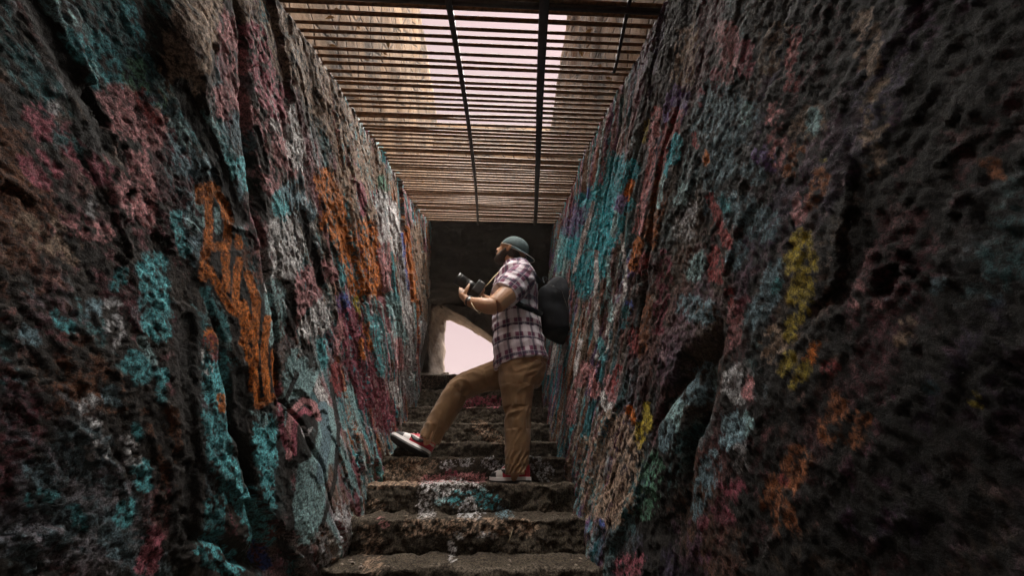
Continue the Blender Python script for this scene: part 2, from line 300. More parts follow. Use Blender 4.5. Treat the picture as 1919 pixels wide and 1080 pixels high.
PAL = dict(T=(.11,.44,.49), LT=(.31,.51,.53), TQ=(.02,.35,.43), G=(.50,.50,.52), W=(.68,.66,.66), P=(.62,.28,.29), DP=(.40,.11,.15),
           O=(.60,.17,.02), R=(.30,.05,.05), Y=(.46,.35,.03), U=(.15,.09,.26), B=(.06,.10,.36), K=(.014,.013,.012), BR=(.34,.235,.165),
           S=(.17,.28,.33), M=(.26,.055,.085), RU=(.30,.10,.035), GR=(.10,.26,.17))
LEFT = [  # colour, radius, coverage, points surveyed on the photograph
 ('BR',46,.9,[(372,10),(350,80),(338,150)]), ('BR',26,.6,[(395,60),(370,130)]), ('P',26,.5,[(430,50),(450,120)]), ('BR',40,.45,[(520,40),(580,140),(640,230)]),
 ('BR',30,.4,[(600,200),(690,330)]),('BR',30,.5,[(470,20),(520,140)]),
 ('LT',26,.5,[(90,10),(130,70),(190,120)]), ('T',20,.75,[(135,70),(160,110)]), ('T',24,.7,[(190,70),(215,130),(225,170)]), ('T',14,.7,[(240,10),(262,60)]),
 ('T',12,.8,[(175,145),(200,180)]), ('T',12,.6,[(270,180),(300,220)]), ('LT',14,.5,[(300,150),(330,180)]), ('GR',30,.25,[(250,130),(290,210)]),
 ('P',40,.75,[(215,190),(250,230),(280,245)]), ('P',26,.85,[(262,300),(268,340),(272,400)]), ('P',22,.7,[(232,345),(225,385)]), ('R',14,.55,[(265,180),(290,240)]),
 ('DP',26,.6,[(70,210),(85,240)]), ('DP',30,.35,[(130,260),(190,330)]), ('DP',30,.3,[(60,300),(90,330)]), ('G',16,.35,[(95,180),(105,200)]),('G',14,.35,[(172,375),(170,400)]),
 ('P',18,.35,[(110,430),(200,440)]), ('BR',40,.2,[(60,420),(120,470)]),
 ('P',17,.85,[(438,150),(448,185),(470,215),(490,280)]), ('P',20,.75,[(415,180),(420,210)]), ('P',26,.6,[(505,150),(530,250),(545,310)]), ('W',8,.7,[(512,170),(515,240)]),
 ('W',9,.6,[(540,190),(560,260)]), ('P',20,.7,[(500,320),(510,350)]), ('DP',26,.35,[(470,60),(520,200)]), ('W',20,.55,[(545,250),(560,300)]),
 ('S',26,.6,[(440,230),(460,270)]), ('G',8,.9,[(404,250),(406,252)]), ('LT',12,.6,[(395,225),(400,260)]), ('LT',16,.5,[(330,240),(350,270)]),
 ('T',22,.8,[(420,300),(425,340)]), ('T',16,.85,[(455,305),(462,350)]), ('LT',10,.7,[(378,300),(392,340)]), ('S',30,.7,[(350,300),(400,330),(430,360)]),
 ('S',24,.7,[(370,380),(365,440),(380,480)]), ('LT',16,.75,[(372,380),(368,420)]), ('LT',12,.7,[(410,360),(412,420)]), ('LT',12,.8,[(395,560),(415,600),(424,640)]), ('T',14,.6,[(330,410),(345,470)]), ('LT',9,.7,[(440,380),(450,440)]),
 ('T',16,.8,[(528,370),(530,410)]), ('LT',12,.8,[(525,420),(528,450)]), ('W',20,.75,[(565,385),(580,420)]), ('S',20,.6,[(545,360),(570,400)]),
 ('W',36,.8,[(535,440),(530,490)]), ('W',24,.8,[(520,520),(525,570)]), ('LT',16,.7,[(520,540),(522,620)]), ('P',26,.8,[(580,520),(572,560)]), ('P',14,.7,[(560,590),(545,620)]), ('P',18,.6,[(600,505),(625,520)]),
 ('W',22,.8,[(608,580),(598,605),(580,615)]), ('T',9,.75,[(603,640),(604,690)]), ('W',8,.7,[(560,655),(590,710),(615,770)]), ('LT',9,.85,[(552,660),(536,715)]),
 ('O',26,.42,[(612,340),(640,430),(680,540)]), ('O',14,.8,[(628,345),(640,370)]), ('O',14,.75,[(640,400),(652,470)]), ('O',12,.7,[(615,390),(600,420)]), ('BR',24,.5,[(650,330),(700,440)]), ('O',22,.5,[(690,430),(710,540)]),
 ('DP',8,.6,[(676,350),(682,400)]), ('BR',22,.6,[(680,270),(720,350)]), ('GR',9,.6,[(716,335),(720,355)]), ('U',10,.7,[(640,555),(650,600)]), ('B',8,.8,[(646,560),(655,590)]), ('T',6,.6,[(640,500),(642,530)]),
 ('W',14,.75,[(716,370),(722,440)]), ('W',12,.8,[(735,390),(742,470)]), ('W',10,.75,[(752,430),(765,600),(772,700)]), ('P',9,.6,[(715,470),(725,540)]), ('T',12,.6,[(738,560),(748,640)]), ('W',12,.7,[(745,620),(760,720)]),
 ('LT',12,.6,[(735,560),(755,640)]), ('B',6,.7,[(757,440),(768,540)]), ('O',7,.85,[(762,430),(775,560)]), ('O',6,.6,[(780,520),(790,640)]), ('BR',10,.7,[(780,430),(792,560)]), ('W',9,.7,[(793,600),(800,690)]), ('BR',10,.6,[(795,480),(803,600)]),
 ('P',8,.6,[(748,640),(752,690)]), ('Y',6,.6,[(668,560),(672,600)]), ('O',12,.6,[(690,610),(700,650)]), ('M',26,.6,[(655,600),(670,680),(690,750)]), ('M',18,.6,[(700,700),(730,800)]), ('R',13,.75,[(628,690),(632,730)]), ('P',8,.7,[(638,600),(632,660)]),
 ('O',6,.7,[(676,640),(680,670)]), ('LT',14,.5,[(655,740),(670,800)]), ('M',20,.55,[(710,740),(715,790)]), ('W',8,.5,[(735,720),(750,760)]), ('T',10,.5,[(700,600),(715,700)]), ('G',14,.4,[(760,720),(775,745)]),
 ('T',28,.8,[(285,500),(292,560),(300,620)]), ('T',16,.7,[(230,520),(225,535)]), ('LT',10,.8,[(270,640),(285,680)]), ('T',10,.75,[(300,700),(300,750)]), ('T',24,.9,[(248,680),(262,700)]), ('T',11,.8,[(308,700),(310,710)]), ('S',18,.7,[(210,735),(215,750)]),
 ('S',16,.5,[(180,570),(175,590)]), ('T',14,.55,[(110,595),(130,612)]), ('S',18,.4,[(50,620),(60,640)]), ('G',22,.25,[(215,570),(225,640)]), ('T',10,.6,[(255,800),(262,820)]), ('T',18,.7,[(262,880),(268,910)]), ('T',20,.7,[(240,950),(225,970)]), ('S',22,.4,[(60,880),(90,930)]), ('T',22,.4,[(140,960),(150,980)]),
 ('T',16,.4,[(60,930),(100,925)]), ('DP',20,.8,[(290,1010),(275,1070)]), ('DP',12,.5,[(320,920),(330,940)]), ('G',26,.2,[(170,760),(180,840)]), ('G',20,.25,[(240,830),(250,860)]), ('S',22,.3,[(200,1000),(215,1030)]),
 ('T',26,.9,[(402,680),(408,740)]), ('T',30,.75,[(400,790),(410,850)]), ('T',34,.8,[(430,880),(450,930)]), ('T',24,.75,[(465,960),(490,1010)]), ('B',14,.6,[(495,1030),(505,1060)]), ('O',9,.8,[(415,745),(416,765)]), ('O',15,.75,[(392,625),(395,650)]), ('R',18,.4,[(392,640),(398,668)]),
 ('W',16,.4,[(378,665),(385,690)]), ('T',24,.85,[(495,800),(500,860)]), ('T',20,.75,[(505,880),(520,950)]), ('LT',16,.6,[(485,775),(490,790)]), ('T',30,.55,[(380,1020),(440,1060)]), ('T',26,.5,[(395,960),(400,990)]),
 ('LT',26,.97,[(575,690),(560,730),(540,790)]), ('LT',30,.97,[(590,830),(585,900),(575,980)]), ('LT',20,.95,[(608,780),(615,850)]), ('LT',20,.8,[(570,960),(572,1010)]), ('S',9,.95,[(600,900),(612,820),(605,760)]),
 ('K',30,1.,[(566,772),(566,810),(560,840)]), ('P',6,.97,[(541,860),(538,815),(548,772),(568,750),(588,758),(597,785)]), ('DP',5,.97,[(552,850),(550,812),(558,782),(570,768),(582,776)]), ('K',4,.97,[(620,720),(635,800),(628,900),(600,1000)]), ('K',5,.97,[(556,700),(532,760),(522,830),(534,900),(550,990)]), ('DP',7,.7,[(520,720),(525,780),(535,840)]), ('G',14,.4,[(600,1000),(610,1050)]), ('G',20,.3,[(640,960),(660,1040)]),
 ('K',17,1.,[(45,-20),(90,70),(140,150),(180,215)]), ('K',20,1.,[(150,240),(190,275)]), ('K',15,1.,[(338,160),(362,215),(400,280),(432,370),(450,410)]), ('K',8,1.,[(480,240),(500,320)]), ('K',8,1.,[(565,400),(595,500),(600,530)]), ('K',8,1.,[(420,480),(430,560)]),  # black strokes that follow the grooves carry their shade as colour
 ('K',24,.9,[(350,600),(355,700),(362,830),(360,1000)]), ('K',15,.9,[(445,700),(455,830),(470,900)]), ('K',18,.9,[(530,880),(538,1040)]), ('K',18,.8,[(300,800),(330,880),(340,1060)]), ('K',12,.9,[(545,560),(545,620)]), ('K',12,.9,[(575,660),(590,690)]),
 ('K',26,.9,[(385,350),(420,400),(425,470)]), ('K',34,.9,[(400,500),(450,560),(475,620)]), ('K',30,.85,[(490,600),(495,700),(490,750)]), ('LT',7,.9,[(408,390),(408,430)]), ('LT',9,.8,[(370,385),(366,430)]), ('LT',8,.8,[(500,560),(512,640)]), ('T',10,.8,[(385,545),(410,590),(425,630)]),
 # the orange letters
 ('O',8.5,.97,[(372,376),(376,352),(397,348),(417,375),(427,418),(424,460),(390,464)]), ('O',8.5,.97,[(390,362),(391,424),(386,475),(381,520)]), ('O',7.5,.95,[(393,505),(412,545),(432,580),(450,590)]), ('O',7.5,.95,[(422,470),(424,543)]),
 ('O',7.5,.97,[(447,446),(447,462)]), ('O',7.5,.97,[(447,488),(442,537),(440,579)]), ('O',8.5,.97,[(464,515),(480,563),(478,631),(455,641)]), ('O',8,.95,[(455,570),(470,625)]), ('O',7.5,.97,[(502,598),(495,657),(500,734)]),
 ('O',6,.97,[(479,645),(478,700),(482,762)]), ('O',8.5,.95,[(483,760),(508,745)]), ('O',5,.95,[(512,660),(516,722)]), ('O',6,.9,[(448,575),(470,690),(470,730)]),
 ('W',1.5,1.,[(565,797),(567,806),(573,801),(577,808),(585,803),(579,812),(574,822),(568,814),(566,804)]),
]
RIGHT = [
 ('P',22,.7,[(1362,60),(1372,110)]), ('DP',18,.75,[(1395,95),(1398,130)]), ('P',14,.6,[(1365,140),(1350,170)]), ('DP',9,.7,[(1342,135),(1338,165)]), ('U',22,.6,[(1270,180),(1262,220)]), ('R',12,.6,[(1268,215),(1258,260)]), ('DP',8,.7,[(1315,170),(1315,210)]),
 ('S',34,.55,[(1345,180),(1325,230)]), ('S',30,.55,[(1390,210),(1360,280),(1340,330)]), ('LT',10,.5,[(1400,200),(1395,230)]), ('R',12,.55,[(1450,210),(1455,260)]), ('U',24,.55,[(1425,295),(1445,300)]), ('S',20,.45,[(1405,320),(1420,330)]),
 ('TQ',11,.9,[(1268,262),(1262,300)]), ('TQ',7,.8,[(1252,280),(1245,330)]), ('G',8,.5,[(1245,250),(1240,300)]), ('R',6,.6,[(1300,250),(1305,275)]), ('O',8,.5,[(1320,290),(1322,305)]), ('P',9,.6,[(1232,205),(1215,330),(1195,430)]), ('R',8,.6,[(1250,240),(1228,360)]), ('Y',7,.5,[(1212,230),(1208,260)]),
 ('RU',14,.5,[(1240,340),(1215,450)]), ('LT',5,.6,[(1245,330),(1232,390)]),
 ('TQ',24,.85,[(1155,310),(1145,370)]), ('TQ',22,.85,[(1130,360),(1115,440)]), ('TQ',22,.7,[(1120,430),(1095,540)]), ('LT',12,.6,[(1075,420),(1050,520)]), ('TQ',13,.85,[(1188,310),(1182,335)]), ('TQ',20,.85,[(1140,400),(1125,500)]), ('TQ',18,.85,[(1100,370),(1070,470)]), ('TQ',14,.85,[(1160,390),(1148,450)]), ('TQ',10,.8,[(1085,470),(1080,530)]), ('T',10,.7,[(1060,430),(1045,500)]),
 ('TQ',12,.8,[(1175,385),(1180,380)]), ('O',7,1.,[(1183,342),(1173,372)]), ('U',10,.8,[(1165,370),(1160,392)]), ('U',20,.5,[(1085,400),(1070,430)]), ('U',14,.6,[(1025,480),(1030,500)]), ('U',10,.7,[(1178,490),(1180,510)]), ('B',6,.8,[(1100,358),(1102,366)]),
 ('W',4,.7,[(1112,380),(1085,480)]), ('LT',5,.8,[(1155,400),(1150,440)]), ('W',4,.9,[(1165,440),(1172,500),(1170,550),(1145,600),(1135,630)]), ('LT',5,.8,[(1140,480),(1142,560),(1143,600)]), ('W',4,.8,[(1118,470),(1117,580),(1118,640)]), ('LT',4,.6,[(1050,450),(1030,520)]),
 ('W',3,.7,[(1095,430),(1075,510)]), ('O',11,.75,[(1195,450),(1185,500)]), ('R',10,.6,[(1210,480),(1200,510)]), ('O',6,.8,[(1228,440),(1226,465)]), ('RU',12,.6,[(1215,560),(1200,660)]), ('R',9,.5,[(1190,620),(1188,660)]), ('B',9,.45,[(1180,570),(1170,610)]), ('T',8,.5,[(1175,580),(1172,610)]),
 ('M',14,.4,[(1250,480),(1235,620)]), ('G',20,.3,[(1290,390),(1280,440)]), ('LT',14,.4,[(1285,360),(1275,380)]),
 ('S',36,.65,[(1350,380),(1400,400),(1430,420)]), ('S',22,.6,[(1385,470),(1380,490)]), ('T',12,.5,[(1355,370),(1362,390)]), ('R',11,.85,[(1332,370),(1350,420),(1365,460)]), ('R',17,.8,[(1335,480),(1345,520)]), ('R',9,.6,[(1365,545),(1370,565)]), ('LT',18,.7,[(1308,490),(1300,510)]), ('S',26,.4,[(1290,570),(1320,590)]),
 ('S',20,.65,[(1460,500),(1440,540)]), ('S',22,.85,[(1445,550),(1410,600)]), ('T',10,.5,[(1460,530),(1455,545)]), ('P',15,.75,[(1380,580),(1376,640)]), ('DP',10,.5,[(1400,560),(1385,580)]), ('G',26,.7,[(1385,710),(1380,740)]), ('P',12,.6,[(1402,715),(1400,740)]), ('BR',26,.35,[(1450,640),(1440,670)]),
 ('Y',24,.8,[(1500,450),(1490,500)]), ('Y',20,.75,[(1505,520),(1490,560)]), ('Y',13,.75,[(1525,480),(1512,560),(1500,600)]), ('Y',15,.75,[(1485,590),(1480,630)]), ('Y',15,.7,[(1480,670),(1470,690)]), ('O',11,.8,[(1530,650),(1515,680)]), ('Y',14,.6,[(1510,690),(1495,715)]), ('R',14,.4,[(1550,690),(1560,690)]),
 ('LT',16,.85,[(1268,760),(1255,800)]), ('S',14,.7,[(1250,800),(1245,840)]), ('S',22,.5,[(1300,700),(1290,740)]), ('LT',10,.6,[(1318,690),(1316,720)]), ('LT',16,.7,[(1402,785),(1395,800)]), ('S',24,.65,[(1375,790),(1370,820)]), ('Y',9,.9,[(1213,760),(1218,800)]), ('Y',14,.5,[(1200,800),(1195,830)]), ('O',9,.5,[(1180,770),(1182,790)]),
 ('W',5,.9,[(1088,640),(1078,700)]), ('P',11,.8,[(1098,690),(1085,720)]), ('P',10,.85,[(1140,710),(1146,745)]), ('W',7,.6,[(1130,740),(1140,770)]), ('W',8,.7,[(1140,640),(1120,670)]), ('T',7,.7,[(1125,640),(1128,670)]), ('P',10,.5,[(1075,740),(1070,790)]), ('U',10,.4,[(1140,790),(1145,810)]),
 ('W',4,.8,[(1060,645),(1052,680)]), ('W',4,.7,[(1040,650),(1028,700)]), ('P',8,.6,[(1115,740),(1110,700)]), ('R',7,.5,[(1160,690),(1150,730)]),
 ('BR',34,.35,[(1150,800),(1180,860),(1150,960)]), ('BR',26,.4,[(1110,840),(1110,950)]), ('GR',24,.25,[(1225,870),(1210,960)]), ('S',18,.6,[(1335,860),(1325,890)]), ('S',22,.5,[(1320,920),(1305,950)]), ('G',18,.4,[(1385,840),(1390,870)]), ('DP',11,.7,[(1318,975),(1320,985)]), ('DP',22,.5,[(1165,1060),(1190,1060)]), ('B',6,.5,[(1127,980),(1128,985)]),
 ('RU',26,.7,[(1565,760),(1560,810)]), ('RU',20,.6,[(1615,780),(1600,820)]), ('RU',26,.7,[(1500,860),(1460,920)]), ('RU',30,.6,[(1450,950),(1470,980)]), ('R',9,.6,[(1468,895),(1470,905)]), ('M',26,.5,[(1370,920),(1360,960)]), ('BR',30,.4,[(1500,240),(1530,220)]), ('RU',18,.6,[(1540,330),(1520,380)]), ('P',14,.5,[(1500,370),(1495,410)]), ('LT',14,.5,[(1530,215),(1525,240)]),
 ('Y',5,.6,[(1545,290),(1542,300)]), ('RU',14,.5,[(1495,280),(1480,330)]), ('P',10,.5,[(1612,540),(1600,570)]), ('P',8,.5,[(1640,565),(1645,572)]), ('P',10,.4,[(1620,60),(1615,130)]), ('BR',30,.35,[(1620,40),(1640,200),(1640,300)]), ('R',14,.4,[(1490,60),(1480,160)]), ('BR',24,.3,[(1460,60),(1440,120)]), ('BR',26,.35,[(1290,60),(1280,140)]),
 ('S',12,.5,[(1745,538),(1760,530)]), ('S',12,.5,[(1742,728),(1755,728)]), ('P',20,.4,[(1450,200),(1460,300)]), ('BR',16,.4,[(1690,640),(1700,600)]), ('RU',18,.35,[(1850,300),(1870,320)]), ('Y',8,.4,[(1830,740),(1826,760)]),
]
def seg_dist(U, V, pts):
    best = np.full(U.shape, 1e9)
    for (x0, y0), (x1, y1) in zip(pts[:-1], pts[1:]) if len(pts) > 1 else [(pts[0], pts[0])]:
        dx, dy = x1-x0, y1-y0; L = max(dx*dx+dy*dy, 1e-6)
        t = np.clip(((U-x0)*dx+(V-y0)*dy)/L, 0, 1)
        best = np.minimum(best, np.hypot(U-x0-t*dx, V-y0-t*dy))
    return best
def paint(rgb, U, V, strokes, warp_u, warp_v, grain, grain_raw):
    for k, (c, r, cov, pts) in enumerate(strokes):
        xs = [p[0] for p in pts]; ys = [p[1] for p in pts]; m = r*2+14
        sel = np.nonzero((U > min(xs)-m) & (U < max(xs)+m) & (V > min(ys)-m) & (V < max(ys)+m))
        if not len(sel[0]): continue
        wk = min(1.0, r/14.0)*(0.35 if cov > .94 else 1.0)
        d = seg_dist(U[sel]+warp_u[sel]*wk, V[sel]+warp_v[sel]*wk, pts)/r
        soft = 1-sstep(0.55, 1.25, d)
        g = grain[sel]
        c_eff = cov if grain_raw else cov**0.45
        if cov > .94: a = sstep(0.25, 0.42, soft+0.10*(g-0.5))*0.98*(1-0.45*sstep(.84, .97, 1-g))
        else: a = sstep(1-c_eff-0.09, 1-c_eff+0.09, sstep(0.08, 0.92, g)-(1-soft)*0.75)*np.clip(soft*2.5, 0, 1)*0.96
        col = np.array(PAL[c])*(0.78+0.5*_rs.rand())
        rgb[sel] = rgb[sel]*(1-a[..., None])+col*a[..., None]
    return rgb

def rock_wall(side, strokes, seed):
    """side -1 left, +1 right; grid over the slope frame"""
    s = np.concatenate([np.linspace(-2.4, 0.2, 60)[:-1], np.linspace(0.2, 1.5, 270)[:-1], np.linspace(1.5, 3.95, 360)])
    n = np.concatenate([np.linspace(-1.45, -1.05, 30)[:-1], np.linspace(-1.05, 1.09, 450)])
    S, Nn = np.meshgrid(s, n, indexing='ij')
    p = 0.5*S-0.866*Nn; q = 0.866*S+0.5*Nn
    wq = q+0.05*fbm(S*3, Nn*3, seed+50, 3)
    low = 0.030*fbm(wq*1.9, p*0.8, seed, 2)
    D = low.copy()
    D += 0.007*(ridged(wq*6.0, p*1.1, seed+2, 3)-1.0)
    D += 0.004*fbm(wq*10, p*3.0, seed+4, 3)
    cells = worley(wq*13+0.4*perlin(S*9, Nn*9, seed), p*6.5, 3+seed)
    # broken faces: tilted flats with sharp edges between them
    def facets(a, b, sd, ja, jb):
        a0, b0 = a, b; a = a+ja; b = b+jb
        xi, yi = np.floor(a).astype(np.int64), np.floor(b).astype(np.int64); b1 = np.full(a.shape, 9.0); val = np.zeros(a.shape)
        for dx in (-1, 0, 1):
            for dy in (-1, 0, 1):
                h = _perm[_perm[(xi+dx) & 255] + ((yi+dy+sd) & 255)]; h2 = _perm[h+61]; h3 = _perm[h+120]
                ox = a-(xi+dx+h/255.0); oy = b-(yi+dy+h2/255.0); d2 = np.abs(ox)+np.abs(oy)*0.9
                v = (h3/255.0-0.5)+(a0-(xi+dx+h/255.0))*(h2/255.0-.5)*1.6+(b0-(yi+dy+h2/255.0))*(h/255.0-.5)*1.6
                val = np.where(d2 < b1, v, val); b1 = np.minimum(b1, d2)
        return val
    jx = 0.25*fbm(S*14, Nn*14, seed+70, 3); jy = 0.25*fbm(S*14, Nn*14, seed+73, 3)
    D += 0.009*facets(q*15, p*6, 17, jx*0.9, jy*0.9)
    D += 0.004*(0.55-cells)
    calm = 0.18+0.57*sstep(0.45, 1.5, S); D = low*(0.6 if side < 0 else 0.4)+(D-low*0.6)*calm + (1.0 if side < 0 else 0.5)*(0.011+0.012*calm)*facets(q*5.2, p*1.9, 5, jx*0.8, jy*0.8)
    Dm = D.copy()
    D += (0.0012+0.0035*calm)*facets(q*36, p*19, 29, jx*0.6, jy*0.6)+0.0025*calm*fbm(q*40, p*20, seed+6, 3, 0.65)
    c2 = worley(q*42+0.5*perlin(S*30, Nn*30, 4.4), p*30, 9+seed)
    D += 0.003*calm*(0.5-c2)
    D += 0.0028*fbm(q*110, p*85, seed+8, 2, 0.7)
    # slanting clefts
    cl = perlin(wq*2.6+31, p*0.45, seed+12)
    D -= 0.04*np.exp(-(cl/0.028)**2)*sstep(-.2, .3, perlin(q*1.5, p*0.9, seed+14)+0.1)
    if side < 0:
        X0 = -0.745 - 0.06*sstep(2.4, 3.7, S)*sstep(0.1, -0.7, Nn) + 0.105*np.exp(-((S-1.6)/0.55)**2-((Nn+0.98)/0.42)**2)
    else:
        X0 = 0.445+0.085*(Nn+0.92)/2.0 + 0.03*sstep(2.2, 3.4, S)
        X0 = X0 - 0.05*np.exp(-((S-1.0)/0.5)**2-((Nn+1.0)/0.35)**2)
    # the top edge rolls outward into a ledge
    top = sstep(1.02, 1.08, Nn)
    low_pos = world_sn(X0-side*low, S, Nn)
    U, V = project_np(low_pos.reshape(-1, 3)); U = U.reshape(S.shape); V = V.reshape(S.shape)
    if side < 0:   # smoother faces where the arch and the letters are painted
        sm_ = 0.75*np.exp(-((U-580)/62)**4-((V-840)/160)**4)+0.5*np.exp(-((U-445)/85)**4-((V-560)/220)**4)
        D = low*0.6+(D-low*0.6)*(1-np.clip(sm_, 0, .8)); Dm = low*0.6+(Dm-low*0.6)*(1-np.clip(sm_, 0, .8))
    # grooves surveyed on the photograph
    gro = [(20, .055, [(45,-20),(90,70),(140,150),(180,215),(205,290)])  , (18, .055, [(338,160),(362,215),(400,280),(432,370),(450,410)]), (9, .05, [(565,400),(595,500),(600,540)]), (14, .05, [(350,600),(355,700),(362,830),(360,1000)]),
           (9, .04, [(480,240),(500,320)]), (12, .05, [(445,700),(455,830),(470,900)]), (14, .05, [(530,880),(538,1040)])] if side < 0 else \
          [(40, .06, [(1310,650),(1380,660)]), (26, .06, [(1430,500),(1420,640)]), (30, .05, [(1320,820),(1300,860)]), (40, .06, [(1560,560),(1570,640)])]
    wu = 6*fbm(q*11, p*6, seed+20, 3); wv = 10*fbm(q*11, p*6, seed+23, 3)
    for r, dp, pts in gro:
        dd = (0.16 if side < 0 else 0.0)*dp*(1-sstep(0.35, 1.3, seg_dist(U+wu, V+wv, pts)/r)); D -= dd; Dm -= dd
    if side < 0:   # big smooth boss with the painted arch, and the flat slab high up
        for cx, cy, rx, ry, hh in ((575, 850, 55, 150, .05), (350, 90, 45, 90, .035), (480, 620, 70, 160, .02)):
            dd = hh*np.exp(-((U-cx)/rx)**2-((V-cy)/ry)**2); D += dd; Dm += dd
        D += 0.07*np.exp(-((U-738)/24)**2-((V-852)/30)**2)/3
    U, V = project_np(world_sn(X0-side*Dm, S, Nn).reshape(-1, 3)); U = U.reshape(S.shape); V = V.reshape(S.shape)
    X = X0 - side*(D*(1-top)) + side*top*0.26
    P = world_sn(X, S, Nn)
    P[..., 2] += top*0.035
    # ---- paint
    g = np.clip(0.5+0.62*fbm(q*60, p*34, seed+30, 4, 0.65), 0, 1)
    g2 = np.clip(0.5+0.6*fbm(wq*5, p*2.2, seed+33, 3), 0, 1)
    base = np.zeros(S.shape+(3,))
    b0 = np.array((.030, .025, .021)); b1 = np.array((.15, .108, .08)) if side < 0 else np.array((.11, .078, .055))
    t = np.clip(0.30*g2+0.70*g-0.12, 0, 1)[..., None]
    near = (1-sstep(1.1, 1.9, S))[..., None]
    base[:] = (b0*(1-t)+b1*t)*(1.6-(1.15 if side < 0 else 1.42)*near)  # near stone darkened in colour; on the right this stands in for light falloff
    cols = ['T', 'DP', 'BR', 'T', 'M', 'K', 'P', 'RU', 'S'] if side < 0 else ['S', 'BR', 'RU', 'M', 'DP', 'G', 'U', 'BR', 'T']
    for k, c in enumerate(cols):        # thin old coats of paint, flaking
        f = fbm(wq*4.5+7*k, p*1.7, seed+60+3*k, 3)
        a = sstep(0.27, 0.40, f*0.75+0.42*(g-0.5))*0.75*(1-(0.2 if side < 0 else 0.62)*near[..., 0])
        base = base*(1-a[..., None])+np.array(PAL[c])*0.75*a[..., None]
    # thin runs and drips of many colours further up the passage
    for k, c in enumerate(['T', 'M', 'W', 'O', 'TQ', 'P', 'T', 'LT', 'DP', 'BR'] if side < 0 else ['T', 'TQ', 'M', 'P', 'DP', 'U', 'LT', 'RU', 'BR', 'TQ']):
        f = fbm(q*15+11*k, p*1.6+3*k, seed+130+3*k, 3); fade = sstep(1.1, 2.0, S)
        a = sstep(0.23, 0.33, f*0.8+0.30*(g-0.5))*0.85*fade
        base = base*(1-a[..., None])+np.array(PAL[c])*0.85*a[..., None]
    wu2 = wu*0.8+3.0*fbm(q*40, p*22, seed+26, 2); wv2 = wv*0.8+4.0*fbm(q*40, p*22, seed+28, 2)
    base = paint(base, U, V, strokes, wu2, wv2, g, False)
    # flecks where coats have chipped back to dark stone
    ch = sstep(0.30, 0.55, fbm(q*30, p*14, seed+90, 3, 0.65))*0.4*near[..., 0]
    base = base*(1-ch[..., None])+np.array((.03, .025, .022))*ch[..., None]
    me = grid_mesh('rock_wall', P, flip=(side < 0))
    set_color(me, base.reshape(-1, 3))
    return link('rock_wall', me, M['wall'])
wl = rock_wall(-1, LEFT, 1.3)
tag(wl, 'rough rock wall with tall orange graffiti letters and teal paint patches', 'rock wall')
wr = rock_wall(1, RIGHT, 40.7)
tag(wr, 'rough shadowy rock wall with a yellow paint patch, behind the black backpack', 'rock wall')

# ------------------------------------------------------------------ staircase
STEPY = [1.74, 2.05, 2.36, 2.67, 2.98, 3.29, 3.60, 3.91, 4.22]
STEPPX = [1068, 973, 907, 858, 828, 793, 763, 732, 704]
STEPS = []
for Y, y in zip(STEPY, STEPPX): STEPS.append((Y, at(905, y, Y).z))
STEPS = [(1.74-0.31*k, STEPS[0][1]-0.15*k) for k in range(5, 0, -1)] + STEPS
stair = empty('stone_staircase', (-0.15, 1.74, STEPS[5][1]))
tag(stair, 'worn earthy stone staircase with pink and white paint splashes, climbing between the rock walls', 'staircase')
STEP_PAINT = [('P',9,.85,[(800,900),(850,897),(905,897)]), ('P',8,.6,[(770,902),(905,893)]), ('W',6,.6,[(845,896),(850,900)]), ('BR',14,.5,[(690,905),(780,900)]), ('G',14,.5,[(915,868),(935,880)]), ('G',22,.35,[(1000,870),(1020,885)]), ('BR',18,.5,[(735,880),(800,875)]), ('M',8,.5,[(840,885),(850,888)]), ('G',10,.4,[(830,872),(880,868)]),
 ('S',26,.25,[(820,930),(910,935)]), ('LT',14,.6,[(820,922),(826,935)]), ('W',20,.5,[(800,920),(850,915),(900,925)]), ('W',20,.45,[(795,945),(800,960)]), ('LT',12,.5,[(895,925),(905,920)]), ('T',20,.4,[(860,935),(920,940)]), ('W',16,.45,[(880,945),(885,965)]), ('S',18,.3,[(940,960),(950,970)]), ('G',20,.3,[(870,960),(890,968)]), ('BR',12,.5,[(700,945),(710,950)]),
 ('W',8,.9,[(858,1003),(862,1006)]), ('W',8,.9,[(846,1022),(848,1030)]), ('W',7,.9,[(900,1004),(915,1000),(930,1004)]), ('W',6,.8,[(845,1045),(850,1050)]), ('BR',24,.4,[(690,1000),(700,1060)]), ('P',10,.4,[(715,978),(720,982)]), ('BR',20,.4,[(770,990),(990,990)]),
 ('DP',9,.8,[(870,757),(900,752),(930,756)]), ('M',8,.6,[(855,752),(935,750)]), ('BR',24,.4,[(760,720),(830,700)]), ('BR',16,.4,[(900,800),(940,830)])]
